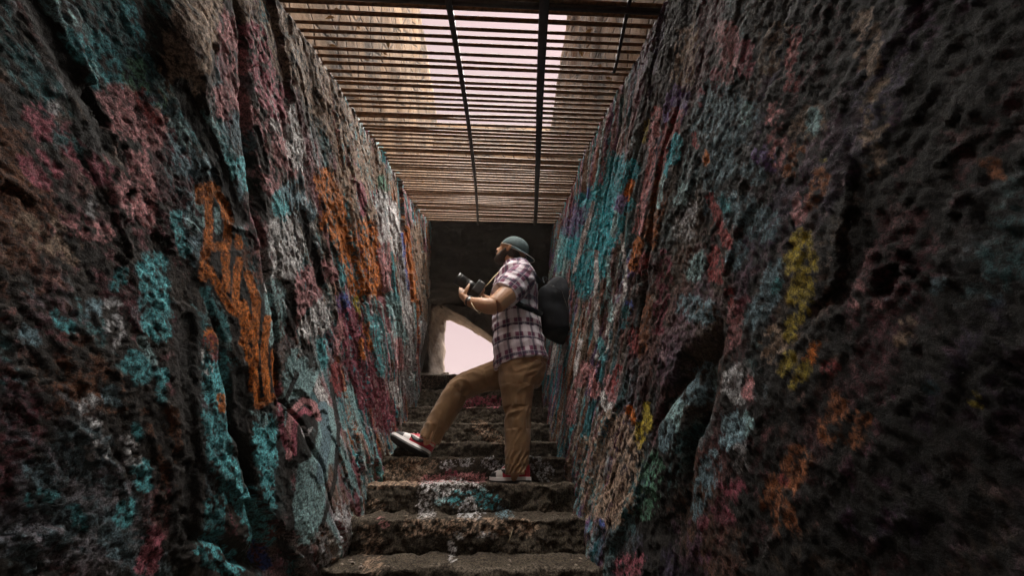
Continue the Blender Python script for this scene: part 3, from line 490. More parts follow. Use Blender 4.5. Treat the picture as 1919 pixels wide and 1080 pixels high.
def step_mesh(i):
    Y0, Z0 = STEPS[i]
    zb = STEPS[i-1][1]-0.04 if i else Z0-0.2
    last = i == len(STEPS)-1
    yb = (STEPS[i+1][0]+0.07) if not last else Y0+0.34
    prof = []
    k1 = 44 if i >= 5 else 14
    for k in range(k1): t = k/k1; prof.append((Y0+0.018*(1-t), zb+(Z0-0.012-zb)*t))
    for k in range(6): a = math.pi/2*k/6; prof.append((Y0+0.012-0.012*math.cos(a), Z0-0.012+0.012*math.sin(a)))
    for k in range(30): t = k/29; prof.append((Y0+0.012+(yb-Y0-0.012)*t, Z0+0.012*t))
    prof = np.array(prof)
    x = np.linspace(-0.95, 0.72, 260 if i >= 5 else 60)
    Xg, K = np.meshgrid(x, np.arange(len(prof)), indexing='ij')
    Yg = prof[K, 0]; Zg = prof[K, 1]
    sd = 3.7*i
    edge = 0.026*fbm(Xg*3.0, 0*Xg, sd, 3)+0.016*fbm(Xg*14, 0*Xg, sd+3, 3)         # worn wandering nosing
    tr = sstep(k1-4, k1+6, K)                                                    # 0 riser, 1 tread
    rough = 0.024*fbm(Xg*8, (Yg+Zg)*8, sd+1, 4, 0.6)+0.010*(0.5-worley(Xg*19, (Yg+Zg)*19, 5))+0.005*fbm(Xg*50, (Yg+Zg)*50, sd, 2)
    scoop = 0.02*np.exp(-((Xg+0.12)/0.3)**2)*perlin(Xg*1.3, 0*Xg, sd+8)
    damp = np.exp(-((K-k1-2)/5.0)**2)*0.35
    P = np.stack([Xg, Yg+edge-rough*(1-tr)*(1-damp), Zg+0.5*edge*tr*np.exp(-((K-k1)/8.0)**2)+rough*0.7*tr*(1-damp)-scoop], -1)
    U, V = project_np(P.reshape(-1, 3)); U = U.reshape(Xg.shape); V = V.reshape(Xg.shape)
    g = np.clip(0.5+0.75*fbm(Xg*55, (Yg+Zg)*55, sd+5, 4, 0.75), 0, 1)
    g2 = np.clip(0.5+0.6*fbm(Xg*5, (Yg+Zg)*7, sd+9, 3), 0, 1)
    t = np.clip(0.55*g+0.5*g2, 0, 1)[..., None]
    rgb = np.array((.040, .029, .021))*(1-t)+np.array((.098, .080, .058))*t
    dust = np.exp(-((K-k1-3)/3.0)**2)*sstep(0.35, 0.7, g2*0.5+g*0.5)*0.6            # chipped pale nosing
    rgb = rgb*(1-dust[..., None])+np.array((.20, .165, .13))*dust[..., None]
    if i >= 5:
        rgb = paint(rgb, U, V, STEP_PAINT, 7*fbm(Xg*22, (Yg+Zg)*22, sd+2, 3), 5*fbm(Xg*22, (Yg+Zg)*22, sd+7, 3), g, True)
    me = grid_mesh('step', P, flip=False); set_color(me, rgb.reshape(-1, 3))
    return me
for i in range(len(STEPS)):
    o = link('step', step_mesh(i), M['step']); parent_keep(o, stair)
# earth landing up to the opening
Yl, Zl = STEPS[-1]; Ye = 5.35; Ze = at(880, 699, 5.25).z
gy, gx = np.meshgrid(np.linspace(Yl+0.22, Ye, 70), np.linspace(-1.15, 1.05, 130), indexing='ij')
tt = (gy-Yl-0.22)/(Ye-Yl-0.22)
gz = Zl+0.012+(Ze-Zl-0.012)*tt+0.025*fbm(gx*5, gy*5, 4.1, 4)*sstep(0, .2, tt)+0.012*(0.5-worley(gx*11, gy*11, 2))+np.abs(gx+.1)**3*0.05
me = grid_mesh('earth_landing', np.stack([gx, gy, gz], -1), flip=True)
g = np.clip(0.5+0.6*fbm(gx*25, gy*25, 8.8, 4, 0.6), 0, 1)[..., None]
set_color(me, (np.array((.09, .07, .052))*(1-g)+np.array((.26, .20, .15))*g).reshape(-1, 3))
o = link('earth_landing', me, M['step']); parent_keep(o, stair)

# ------------------------------------------------------------------ steel grate
GB = Vector((0, 2.985, 2.463))
GA = GB-Vector((0, 2.93, 1.2533))
GD = (GB-GA).normalized(); GN = Vector((0, -GD.z, GD.y))
def on_grate(x, y):
    d = ray(x, y); t = GA.dot(GN)/d.dot(GN); return d*t
grate = empty('steel_grate', (0, 0, 0)); grate.location = (GA+GB)*0.5
tag(grate, 'rusty steel bar grate roofing the stairway, close crossbars on two dark beams', 'grate')
L = (GB-GA).length; nb = 74
for k in range(nb):
    mb = MB(); c = GA+GD*(0.03+(L-0.06)*k/(nb-1)) + GD*random.uniform(-.003, .003)
    pts = []; rad = []
    sag = random.uniform(-.004, .004); ph = random.uniform(0, 6)
    bend = random.uniform(.006, .02) if random.random() < .22 else .002
    thick = random.uniform(.82, 1.15)
    for j in range(13):
        X = -0.86+1.56*j/12
        pts.append(c+Vector((X, 0, 0))+GN*(0.006*math.sin(X*2.2+ph)*0.5+sag)+GD*bend*math.sin(X*3+ph)); rad.append(0.0076*thick*random.uniform(.9, 1.1))
    if 40 < k: rad = [r*1.0 for r in rad]
    mb.tube(pts, rad, n=8)
    o = mb.build('bar', M['rust']); parent_keep(o, grate)
def beam(pxs, wid, hgt, name='beam'):
    pts = [on_grate(*p) - GN*(hgt*0.5+0.006) for p in pxs]
    pts[0] = pts[0]-(pts[1]-pts[0]).normalized()*0.6
    mb = MB(); mb.loft([(p, hgt*0.5, wid*0.5) for p in pts], n=16, sub=4, ref=Vector((1, 0, 0)), ex=5.0)
    # weld beads where the crossbars meet the beam
    o = mb.build(name, M['dark_steel']); parent_keep(o, grate)
beam([(845, 20), (862, 120), (880, 240), (892, 350), (896, 418)], 0.021, 0.02)
beam([(1020, 2), (1014, 120), (1010, 240), (1006, 350), (1003, 418)], 0.034, 0.024)
mb = MB(); c0 = on_grate(950, 2)-GN*.012; mb.loft([(c0+Vector((-.86-c0.x, 0, 0)), .008, .008), (c0+Vector((.70-c0.x, 0, 0)), .008, .008)], n=16, sub=2, ref=GN, ex=5.0)
o = mb.build('beam', M['dark_steel']); parent_keep(o, grate)
beam([(1178, 2), (1160, 90), (1150, 130)], 0.012, 0.012, 'rod')

# ------------------------------------------------------------------ light shaft above the grate
def slab(name, mat, lo, hi, seed, parent, axis, amp=0.02, res=0.05):
    """a wall block with rough faces: box remeshed to a grid and roughened"""
    lo = Vector(lo); hi = Vector(hi); bm = bmesh.new()
    bmesh.ops.create_cube(bm, size=1.0)
    for v in bm.verts:
        v.co = Vector([(lo[i]+hi[i])/2+v.co[i]*(hi[i]-lo[i]) for i in range(3)])
    me = bpy.data.meshes.new(name)
    for i in range(3):
        nseg = max(0, int((hi[i]-lo[i])/res)-1)
        if nseg:
            ed = [e for e in bm.edges if abs((e.verts[0].co-e.verts[1].co).normalized()[i]) > .9]
            bmesh.ops.subdivide_edges(bm, edges=ed, cuts=min(nseg, 60), use_grid_fill=True)
    bm.to_mesh(me); bm.free()
    P = verts_np(me); Nn = norms_np(me)
    d = amp*(fbm(P[:, 0]*4+P[:, 2], P[:, 1]*4, P[:, 2]*4+seed, 4))
    put_verts(me, P+Nn*d[:, None])
    o = link(name, me, mat)
    if parent: parent_keep(o, parent)
    return o
SH_TOP = 4.05
shaft = empty('light_shaft', (0, 1.8, 2.0))
tag(shaft, 'brown plastered shaft above the steel grate, open to the pale sky', 'light shaft')
slab('side_wall', M['plaster'], (-1.15, -0.1, 0.9), (-0.80, 3.0, SH_TOP), 1, shaft, 0)
slab('side_wall', M['plaster'], (0.60, -0.1, 0.9), (0.95, 3.0, SH_TOP-0.05), 2, shaft, 0)
slab('end_wall', M['plaster'], (-1.15, 3.0, 2.60), (0.95, 3.3, SH_TOP-0.05), 3, shaft, 1)
slab('front_wall', M['plaster'], (-1.15, -0.04, 1.32), (0.95, 0.27, SH_TOP), 4, shaft, 1)
# ------------------------------------------------------------------ unseen roof over the foreground, kept for its shade, and the dark chamber behind
ce = slab('ceiling', M['dark_rock'], (-1.3, -3.3, 1.27), (1.1, -0.05, 1.51), 5, None, 2)  # unseen roof; its reach is set to shade the near walls
tag(ce, kind='structure')
P = verts_np(ce.data); P[:, 2] += np.minimum(0, (P[:, 1]+0.05)*0.42); put_verts(ce.data, P)
ch = empty('rock_chamber', (-0.1, 4.1, 1.2))
tag(ch, 'dark rock chamber beyond the grate with a bright slanted opening at its end', 'chamber')
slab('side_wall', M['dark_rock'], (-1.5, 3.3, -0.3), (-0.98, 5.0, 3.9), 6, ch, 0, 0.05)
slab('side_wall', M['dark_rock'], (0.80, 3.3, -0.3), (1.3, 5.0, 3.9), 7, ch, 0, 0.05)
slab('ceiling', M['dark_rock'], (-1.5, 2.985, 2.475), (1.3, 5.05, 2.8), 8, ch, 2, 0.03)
# end wall with a slanting hole, its reveal lit from outside
def hole_wall():
    Yn, Yf = 4.92, 5.30
    near = [(803, 706), (801, 640), (806, 580), (822, 568), (870, 592), (935, 640), (950, 712)]
    far = [(833, 712), (834, 650), (836, 602), (842, 601), (880, 618), (922, 643), (940, 716)]
    def dense(pts, k=10):
        o = []
        for a, b in zip(pts, pts[1:]+pts[:1]):
            for j in range(k): o.append((a[0]+(b[0]-a[0])*j/k, a[1]+(b[1]-a[1])*j/k))
        return o
    A = [at(x, y, Yn) for x, y in dense(near)]; B = [at(x, y, Yf) for x, y in dense(far)]
    n = len(A); c = sum(A, Vector())/n
    rings = []
    for f in (1.0, 0.55, 0.25, 0.1, 0.0):       # outer frame shrinking to the hole
        rr = []
        for p in A:
            d = Vector((p.x-c.x, 0, p.z-c.z)); k = 1e9
            if abs(d.x) > 1e-6: k = min(k, ((1.35 if d.x > 0 else -1.55)-c.x)/d.x)
            if abs(d.z) > 1e-6: k = min(k, ((3.6 if d.z > 0 else 0.4)-c.z)/d.z)
            q = Vector((c.x, Yn, c.z))+d*k
            rr.append(p.lerp(q, f))
        rings.append(rr)
    for j in range(1, 9): rings.append([a.lerp(b, j/8) for a, b in zip(A, B)])
    for f in (0.1, 0.5, 1.0):
        rr = []
        for a, b in zip(rings[0], B): rr.append(b.lerp(Vector((a.x, Yf, a.z)), f))
        rings.append(rr)
    P = np.array([[list(v) for v in r+[r[0]]] for r in rings])
    ns = 0.035
    P[..., 1] += ns*fbm(P[..., 0]*5, P[..., 2]*5, 3.3, 4); P[..., 0] += 0.02*fbm(P[..., 1]*7, P[..., 2]*7, 8.3, 3); P[..., 2] += 0.012*fbm(P[..., 0]*9, P[..., 1]*9, 5.3, 3)
    P[:, -1] = P[:, 0]
    return grid_mesh('end_wall', P, flip=True)
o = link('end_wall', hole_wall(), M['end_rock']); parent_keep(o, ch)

# ------------------------------------------------------------------ ground: a plateau over the passage, a lower plain beyond the opening
gmb = MB()
def quad(a, b, c, d): gmb.add([a, b, c, d], [[0, 1, 2, 3]])
ZP = 3.95
X0, X1, Y0_, Y1_ = -1.0, 0.8, -0.2, 3.15
BIG = 60
quad((-BIG, -BIG, ZP), (BIG, -BIG, ZP), (BIG, -4.0, ZP), (-BIG, -4.0, ZP))
quad((-BIG, -4.0, ZP), (-1.3, -4.0, ZP), (-1.3, Y0_, ZP), (-BIG, Y0_, ZP))
quad((1.1, -4.0, ZP), (BIG, -4.0, ZP), (BIG, Y0_, ZP), (1.1, Y0_, ZP))
quad((-1.3, -3.3, ZP), (1.1, -3.3, ZP), (1.1, Y0_, ZP), (-1.3, Y0_, ZP))  # stops short behind the viewer: an added gap lets fill light in
quad((-BIG, Y0_, ZP), (X0, Y0_, ZP), (X0, Y1_, ZP), (-BIG, Y1_, ZP))
quad((X1, Y0_, ZP), (BIG, Y0_, ZP), (BIG, Y1_, ZP), (X1, Y1_, ZP))
quad((-BIG, Y1_, ZP), (BIG, Y1_, ZP), (BIG, 5.2, ZP), (-BIG, 5.2, ZP))
zl = Ze-0.03
quad((-BIG, 5.2, ZP), (BIG, 5.2, ZP), (BIG, 5.2, 3.3), (-BIG, 5.2, 3.3))
quad((-BIG, 5.2, 3.3), (-1.4, 5.2, 3.3), (-1.4, 5.2, zl), (-BIG, 5.2, zl))
quad((1.2, 5.2, 3.3), (BIG, 5.2, 3.3), (BIG, 5.2, zl), (1.2, 5.2, zl))
quad((-BIG, 5.25, zl), (BIG, 5.25, zl), (BIG, BIG, zl-2), (-BIG, BIG, zl-2))
# floor of the passage at the viewer's feet
quad((-1.2, -3.2, STEPS[0][1]-0.15), (1.0, -3.2, STEPS[0][1]-0.15), (1.0, 0.3, STEPS[0][1]-0.15), (-1.2, 0.3, STEPS[0][1]-0.15))
gr = gmb.build('ground', M['ground'], smooth=False); tag(gr, kind='structure')

# ------------------------------------------------------------------ the person on the steps
def jl(pts, ref=Vector((0, 1, 0))):       # limb stations from (px, py, Y, half width in px, half depth in m)
    st = []
    for x, y, Y, hw, hd in pts:
        c = at(x, y, Y); st.append((c, hw*depth_of(c)/F_PX, hd))
    return st
person = empty('person', at(962, 905, 2.45))
tag(person, 'bearded person in backwards cap, plaid shirt and brown trousers holding a camera on the stairs', 'person')
YM = 2.46
TORSO = [(977, 712, YM, 44, .150), (976, 690, YM, 47, .155), (974, 665, YM, 47, .160), (971, 635, YM, 45, .158), (968, 605, YM, 43, .158), (966, 575, YM, 40, .165), (966, 548, YM, 41, .185), (968, 525, YM, 36, .195), (967, 509, YM, 27, .165), (964, 500, YM, 14, .075)]
ARM_L = [(975, 521, 2.295, 21, .070), (962, 538, 2.25, 22, .070), (945, 557, 2.21, 19.5, .064), (928, 572, 2.19, 18, .058)]
FORE_L = [(929, 573, 2.19, 17, .056), (914, 574, 2.19, 15.5, .053), (898, 570, 2.20, 12.5, .043), (884, 567, 2.225, 10, .036), (875, 564, 2.245, 8.5, .030)]
ARM_R = [(958, 523, 2.63, 20, .070), (942, 548, 2.68, 20, .068), (930, 572, 2.70, 17, .056)]
FORE_R = [(930, 572, 2.70, 16, .055), (916, 568, 2.62, 14, .05), (905, 560, 2.52, 9, .032), (902, 556, 2.475, 8, .03)]
LEG_L = [(974, 680, 2.41, 38, .110), (970, 712, 2.41, 36, .112), (969, 745, 2.415, 30, .097), (970, 790, 2.42, 26, .084), (970, 835, 2.43, 24.5, .079), (968, 865, 2.43, 24, .076), (968, 891, 2.43, 24, .074)]
LEG_R = [(962, 692, 2.55, 33, .110), (930, 703, 2.58, 28, .104), (893, 714, 2.61, 25, .094), (861, 730, 2.63, 25, .088), (843, 758, 2.65, 24, .084), (823, 791, 2.66, 23, .079), (804, 826, 2.675, 22.5, .076)]
# head: looking up and to the left, turned a little away
HC = at(958, 475, YM)
hf = Vector((-0.82, 0.31, 0.56)).normalized()
hs_ = Vector((0, 0, 1)).cross(hf).normalized()        # the person's left, towards the viewer
hu = hf.cross(hs_).normalized()
HM = Matrix((hf, hs_, hu)).transposed()
def head_pt(f, s, u): return HC + hf*f + hs_*s + hu*u
hb = MB()
hb.ball(head_pt(-0.005, 0, 0.035), (0.112, 0.086, 0.095), HM)           # skull
hb.loft([(head_pt(0.045, 0, 0.05), .062, .06), (head_pt(0.055, 0, 0.0), .062, .064), (head_pt(0.06, 0, -.045), .052, .056), (head_pt(0.066, 0, -.085), .034, .042), (head_pt(0.07, 0, -.10), .016, .022)], n=20, ref=hs_)   # face and jaw
hb.loft([(head_pt(0.10, 0, 0.03), .010, .010), (head_pt(0.118, 0, 0.008), .014, .013), (head_pt(0.130, 0, -.014), .016, .017), (head_pt(0.118, 0, -.024), .010, .018)], n=12, ref=hs_)    # nose
hb.loft([(head_pt(0.100, -.045, 0.040), .011, .010), (head_pt(0.112, 0, 0.042), .012, .011), (head_pt(0.100, .045, 0.040), .011, .010)], n=12, ref=hu)   # brow
for sd_ in (-1, 1):
    hb.ball(head_pt(0.098, sd_*.033, 0.022), .0125)                      # eyes
    hb.loft([(head_pt(-.012, sd_*.083, -.028), .012, .006), (head_pt(-.016, sd_*.091, 0.0), .018, .009), (head_pt(-.022, sd_*.094, 0.026), .014, .008)], n=12, ref=hs_)   # ears
hb.loft([(head_pt(0.112, 0, -.048), .008, .022), (head_pt(0.118, 0, -.048), .005, .016)], n=12, ref=hs_)         # lips
hb.loft([(head_pt(-.03, 0, -.03), .062, .060), (at(962, 497, YM), .062, .062), (at(966, 512, YM), .072, .085)], n=20)    # neck
body = MB(); body.V = hb.V; body.F = hb.F
body.loft([(c, a*0.88, b*0.88) for c, a, b in jl(TORSO)], n=28)
for limb in (ARM_L, FORE_L, ARM_R, FORE_R): body.loft(jl(limb), n=18)
for limb in (LEG_L, LEG_R): body.loft([(c, a*0.78, b*0.78) for c, a, b in jl(limb)], n=18)
# left hand cradles the lens from below, thumb up the near side
def dig(pts, r): body.loft([(at(*p), r*k, r*k) for p, k in zip(pts, (1.1, 1.05, 0.98, 0.85, 0.5)[:len(pts)-1] + (0.55,))], n=10, sub=3)
body.loft([(at(877, 564, 2.248), .026, .030), (at(872, 560, 2.268), .022, .040), (at(867, 557, 2.29), .019, .040), (at(863, 555, 2.30), .012, .034)], n=16, sub=3)
dig([(873, 559, 2.255), (872, 549, 2.243), (876, 540, 2.243), (880, 532, 2.258)], .0125)     # thumb
for k, (dx, dy) in enumerate(((8, 5), (4, 2), (0, -1), (-4, -4))):
    r = (.0088, .0094, .0092, .008)[k]; q = (0, 1, .5, -1.5)[k]
    dig([(869+dx*.8, 556+dy*.6, 2.30), (864+dx*.8-q*.5, 552+dy*.8, 2.355), (866+dx, 543+dy, 2.395), (869+dx, 537+dy-q, 2.395)], r)
# right hand wraps the grip on the far side
body.loft([(at(902, 556, 2.475), .024, .028), (at(898, 550, 2.46), .030, .022), (at(894, 546, 2.445), .030, .016)], n=16, sub=3)
for k in range(4):
    dig([(896-k*1.5, 541+k*5, 2.45), (888-k*1.5, 538+k*5, 2.462), (883-k*1.2, 540+k*5, 2.45), (884-k, 543+k*5, 2.43)], .0085)
dig([(902, 550, 2.455), (906, 545, 2.43), (905, 540, 2.41), (902, 538, 2.40)], .011)
# feet inside the shoes
for a, b in ((at(968, 890, 2.43), at(952, 900, 2.45)), (at(807, 822, 2.675), at(780, 838, 2.665))):
    body.loft([(a+Vector((0, 0, .05)), .034, .034), (a.lerp(b, .25), .03, .03), (a.lerp(b, .5), .02, .025)], n=14)
bme = remeshed(body, 0.0042, 5, 'body')
bo = link('body', bme, M['skin']); parent_keep(bo, person)

# beard and nape hair
hm = MB()
hm.loft([(head_pt(0.01, .0, -.012), .030, .092), (head_pt(0.035, 0, -.050), .040, .076), (head_pt(0.06, 0, -.085), .042, .058), (head_pt(0.075, 0, -.112), .030, .036), (head_pt(0.078, 0, -.125), .012, .016)], n=22, ref=hs_)
hm.loft([(head_pt(0.108, -.034, -.035), .010, .010), (head_pt(0.122, 0, -.034), .011, .010), (head_pt(0.108, .034, -.035), .010, .010)], n=12, ref=hu)
hme = remeshed(hm, 0.005, 3, 'beard'); P = verts_np(hme); Nn = norms_np(hme)
put_verts(hme, P+Nn*(0.005*fbm(P[:, 0]*70, P[:, 1]*70, P[:, 2]*70, 3))[:, None])
o = link('beard', hme, M['hair']); parent_keep(o, person)
hm = MB(); hm.loft([(head_pt(-.02, 0, .02), .085, .089), (head_pt(-.045, 0, -.02), .066, .080), (head_pt(-.055, 0, -.055), .045, .062)], n=22, ref=hs_)
hme = remeshed(hm, 0.006, 3, 'hair'); o = link('hair', hme, M['hair']); parent_keep(o, person)

# cap worn backwards: dome, rolled rim, brim pointing back and down
def cap_dome():
    mb = MB(); V = []; Fc = []; nr, na = 14, 40
    for i in range(nr+1):
        ph = (math.pi/2)*(i/nr)
        for k in range(na):
            th = 2*math.pi*k/na
            seam = 1-0.012*math.exp(-((((th/(math.pi/3)) % 1)-.5)/.06)**2)
            r = math.sin(ph)**0.85 if i else 0
            V.append(head_pt(-.006+0.120*r*math.cos(th)*seam, 0.094*r*math.sin(th)*seam, 0.030+0.112*math.cos(ph)**0.9*seam if i < nr else 0.022))
    for i in range(nr):
        for k in range(na):
            k2 = (k+1) % na; Fc.append([i*na+k, i*na+k2, (i+1)*na+k2, (i+1)*na+k])
    return raw_mesh('cap', V, Fc)
capo = link('cap', cap_dome(), M['cap']); parent_keep(capo, person)
capo.modifiers.new('s', 'SOLIDIFY').thickness = 0.004
mb = MB(); mb.ball(head_pt(-.006, 0, 0.143), .009, n=6)
o = mb.build('button', M['cap']); o.parent = capo
V = []; Fc = []; na, nr = 28, 8       # brim
for j in range(nr+1):
    for k in range(na+1):
        th = math.pi/2+math.pi*k/na; t = j/nr
        ln = 0.085*max(0, math.sin((th-math.pi/2)))**0.55
        r = 1.0
        f = -.006+0.124*r*math.cos(th)-ln*t; s = 0.097*math.sin(th)*(1-0.06*t)
        V.append(head_pt(f, s, 0.024-0.020*t+0.010*math.cos(s/0.097*1.5)*t))
for j in range(nr):
    for k in range(na): Fc.append([j*(na+1)+k, j*(na+1)+k+1, (j+1)*(na+1)+k+1, (j+1)*(na+1)+k])
o = link('brim', raw_mesh('brim', V, Fc), M['cap']); o.parent = capo; o.modifiers.new('s', 'SOLIDIFY').thickness = 0.004
mb = MB()
rim = [head_pt(-.006+0.1255*math.cos(t), 0.0985*math.sin(t), 0.022) for t in [2*math.pi*k/48 for k in range(49)]]
mb.tube(rim, 0.0030, n=6)
edge_ = [head_pt(-.006+0.124*math.cos(th)-0.085*max(0, math.sin(th-math.pi/2))**.55, 0.097*math.sin(th)*.94, 0.004+0.010*math.cos(math.sin(th)*1.5)) for th in [math.pi/2+math.pi*k/24 for k in range(25)]]
mb.tube(edge_, 0.0028, n=6)
o = mb.build('trim', M['cream']); o.parent = capo

# plaid shirt
sm = MB()
tor = jl([(978, 690, YM, 50, .166)]+TORSO[2:-1]+[(963, 500, YM, 19, .090), (962, 493, YM, 17, .080)])
tor = [(c, a*1.04+.004, b*1.03+.004) for c, a, b in tor]
# the hem hangs lower at the front
h = tor[0][0]; tor[0] = (h+Vector((0, 0, .02)), tor[0][1], tor[0][2])
sm.loft(tor, n=32)
SL = jl([(984, 512, 2.33, 24, .085), (972, 526, 2.285, 29, .092), (957, 541, 2.25, 30, .090), (946, 552, 2.225, 29, .086)])
SR = jl([(960, 515, 2.60, 24, .085), (954, 530, 2.64, 27, .09), (944, 548, 2.68, 27, .085)])
sm.loft(SL, n=24); sm.loft(SR, n=24)
sme = remeshed(sm, 0.0075, 9, 'plaid_shirt')
P = verts_np(sme); Nn = norms_np(sme)
def axis_coords(P, st):
    C = np.array([list(s[0]) for s in st]); best = np.full(len(P), 9.0); tt = np.zeros(len(P)); ang = np.zeros(len(P)); acc = 0
    for a, b, s in zip(C[:-1], C[1:], st):
        d = b-a; L = np.linalg.norm(d); d = d/L
        t = np.clip((P-a)@d, 0, L); r = P-a-t[:, None]*d; dd = np.linalg.norm(r, axis=1)
        e2 = np.array([0, 1, 0])-d*d[1]; e2 /= np.linalg.norm(e2); e1 = np.cross(d, e2)
        m = dd/max(s[1], s[2]) < best
        best = np.where(m, dd/max(s[1], s[2]), best); tt = np.where(m, acc+t, tt); ang = np.where(m, np.arctan2(r@e2, r@e1), ang); acc += L
    return best, tt, ang
bt, tt_, ta = axis_coords(P, tor); bl, tl, la = axis_coords(P, SL); br_, trr, ra = axis_coords(P, SR)
which = np.argmin(np.stack([bt, bl, br_]), 0)
# folds: across the body under the arm, drag lines to the strap, gathers on the sleeve
fold = 0.010*perlin(P[:, 0]*4+P[:, 2]*9, P[:, 1]*5, P[:, 2]*16)+0.006*perlin(P[:, 0]*11-P[:, 2]*16, P[:, 1]*10, 3.3+P[:, 2]*12)+0.0025*fbm(P[:, 0]*40, P[:, 1]*40, P[:, 2]*40, 2)
put_verts(sme, P+Nn*fold[:, None])
uu = np.where(which == 0, ta*0.20, np.where(which == 1, la*0.085, ra*0.085)); vv = np.where(which == 0, tt_, np.where(which == 1, tl, trr))
sv = np.zeros((len(P), 3)); sv[:, 0] = uu+1.0; sv[:, 1] = vv+1.0; sv[:, 2] = 0
set_color(sme, sv, 'cloth')
pm, pn, pp = new_mat('purple plaid cotton')
vc = N(pn, 'ShaderNodeVertexColor', layer_name='cloth'); sx = N(pn, 'ShaderNodeSeparateColor'); pn.links.new(vc.outputs[0], sx.inputs[0])
def band(out, period, lo, hi, off=0.0, soft=0.06):
    a = N(pn, 'ShaderNodeMath', operation='MULTIPLY_ADD'); pn.links.new(out, a.inputs[0]); a.inputs[1].default_value = 1/period; a.inputs[2].default_value = off
    f = N(pn, 'ShaderNodeMath', operation='FRACT'); pn.links.new(a.outputs[0], f.inputs[0])
    r = N(pn, 'ShaderNodeValToRGB'); e = r.color_ramp.elements
    e[0].position = max(0, lo-soft); e[0].color = (0, 0, 0, 1); e[1].position = lo; e[1].color = (1, 1, 1, 1)
    x = e.new(hi); x.color = (1, 1, 1, 1); x = e.new(min(1, hi+soft)); x.color = (0, 0, 0, 1)
    pn.links.new(f.outputs[0], r.inputs[0]); return r.outputs[0]
def mixc(fac, k, a, rgb, mode='MIX'):
    m_ = N(pn, 'ShaderNodeMix', data_type='RGBA', blend_type=mode); f = N(pn, 'ShaderNodeMath', operation='MULTIPLY'); pn.links.new(fac, f.inputs[0]); f.inputs[1].default_value = k
    pn.links.new(f.outputs[0], m_.inputs[0])
    if isinstance(a, tuple): m_.inputs[6].default_value = (*a, 1)
    else: pn.links.new(a, m_.inputs[6])
    m_.inputs[7].default_value = (*rgb, 1); return m_.outputs[2]
u_, v_ = sx.outputs[0], sx.outputs[1]
c_ = mixc(band(u_, .100, .26, .56), .62, (.17, .055, .10), (.80, .74, .79))
c_ = mixc(band(v_, .105, .26, .56), .72, c_, (.80, .74, .79))
c_ = mixc(band(u_, .100, .72, .92, 0.0, .02), .72, c_, (.035, .03, .06))
c_ = mixc(band(v_, .105, .72, .92, 0.0, .02), .78, c_, (.035, .03, .06))
c_ = mixc(band(u_, .050, .1, .16, 0.3, .03), .35, c_, (.7, .66, .68))
c_ = mixc(band(v_, .0525, .1, .16, 0.3, .03), .35, c_, (.7, .66, .68))
pn.links.new(c_, pp.inputs['Base Color']); pp.inputs['Roughness'].default_value = 0.85; pp.inputs['Specular IOR Level'].default_value = 0.2
o = link('plaid_shirt', sme, pm); parent_keep(o, person)

# trousers
tm = MB()
tm.loft(jl([(976, 655, YM, 46, .155), (977, 680, YM, 48, .160), (978, 705, YM, 43, .155), (976, 722, YM, 36, .14)]), n=28)
tm.loft(jl(LEG_L), n=24); tm.loft(jl(LEG_R), n=24)
tme = remeshed(tm, 0.0065, 7, 'trousers')
P = verts_np(tme); Nn = norms_np(tme); px_, py_ = project_np(P)
LL, LR = jl(LEG_L), jl(LEG_R)
b1_, t1, a1 = axis_coords(P, LL); b2_, t2, a2 = axis_coords(P, LR)
tt2 = np.where(b1_ < b2_, t1, t2); aa = np.where(b1_ < b2_, a1, a2+2.0)
TL = np.where(b1_ < b2_, sum((LL[i+1][0]-LL[i][0]).length for i in range(len(LL)-1)), sum((LR[i+1][0]-LR[i][0]).length for i in range(len(LR)-1)))
rel = tt2/TL
gather = 0.25+1.1*np.exp(-((rel-0.48)/.10)**2)+1.5*np.exp(-((rel-0.97)/.10)**2)+0.9*np.exp(-((rel-0.08)/.12)**2)
fold = gather*(0.012*ridged(tt2*13+2.2*np.sin(aa+tt2*3), np.cos(aa)*1.0, np.sin(aa)*1.0, 1)-0.012) + 0.002*fbm(P[:, 0]*14, P[:, 1]*14, P[:, 2]*14, 2)
put_verts(tme, P+Nn*fold[:, None])
tr_o = link('trousers', tme, M['trousers']); parent_keep(tr_o, person)
mb = MB()
pk = [at(1003, 672, 2.305), at(1014, 676, 2.33), at(1022, 682, 2.37)]
mb.tube([p+Vector((0.0, -.004, 0)) for p in pk], .0025, n=6)
o = mb.build('pocket_seam', M['trousers']); o.parent = tr_o

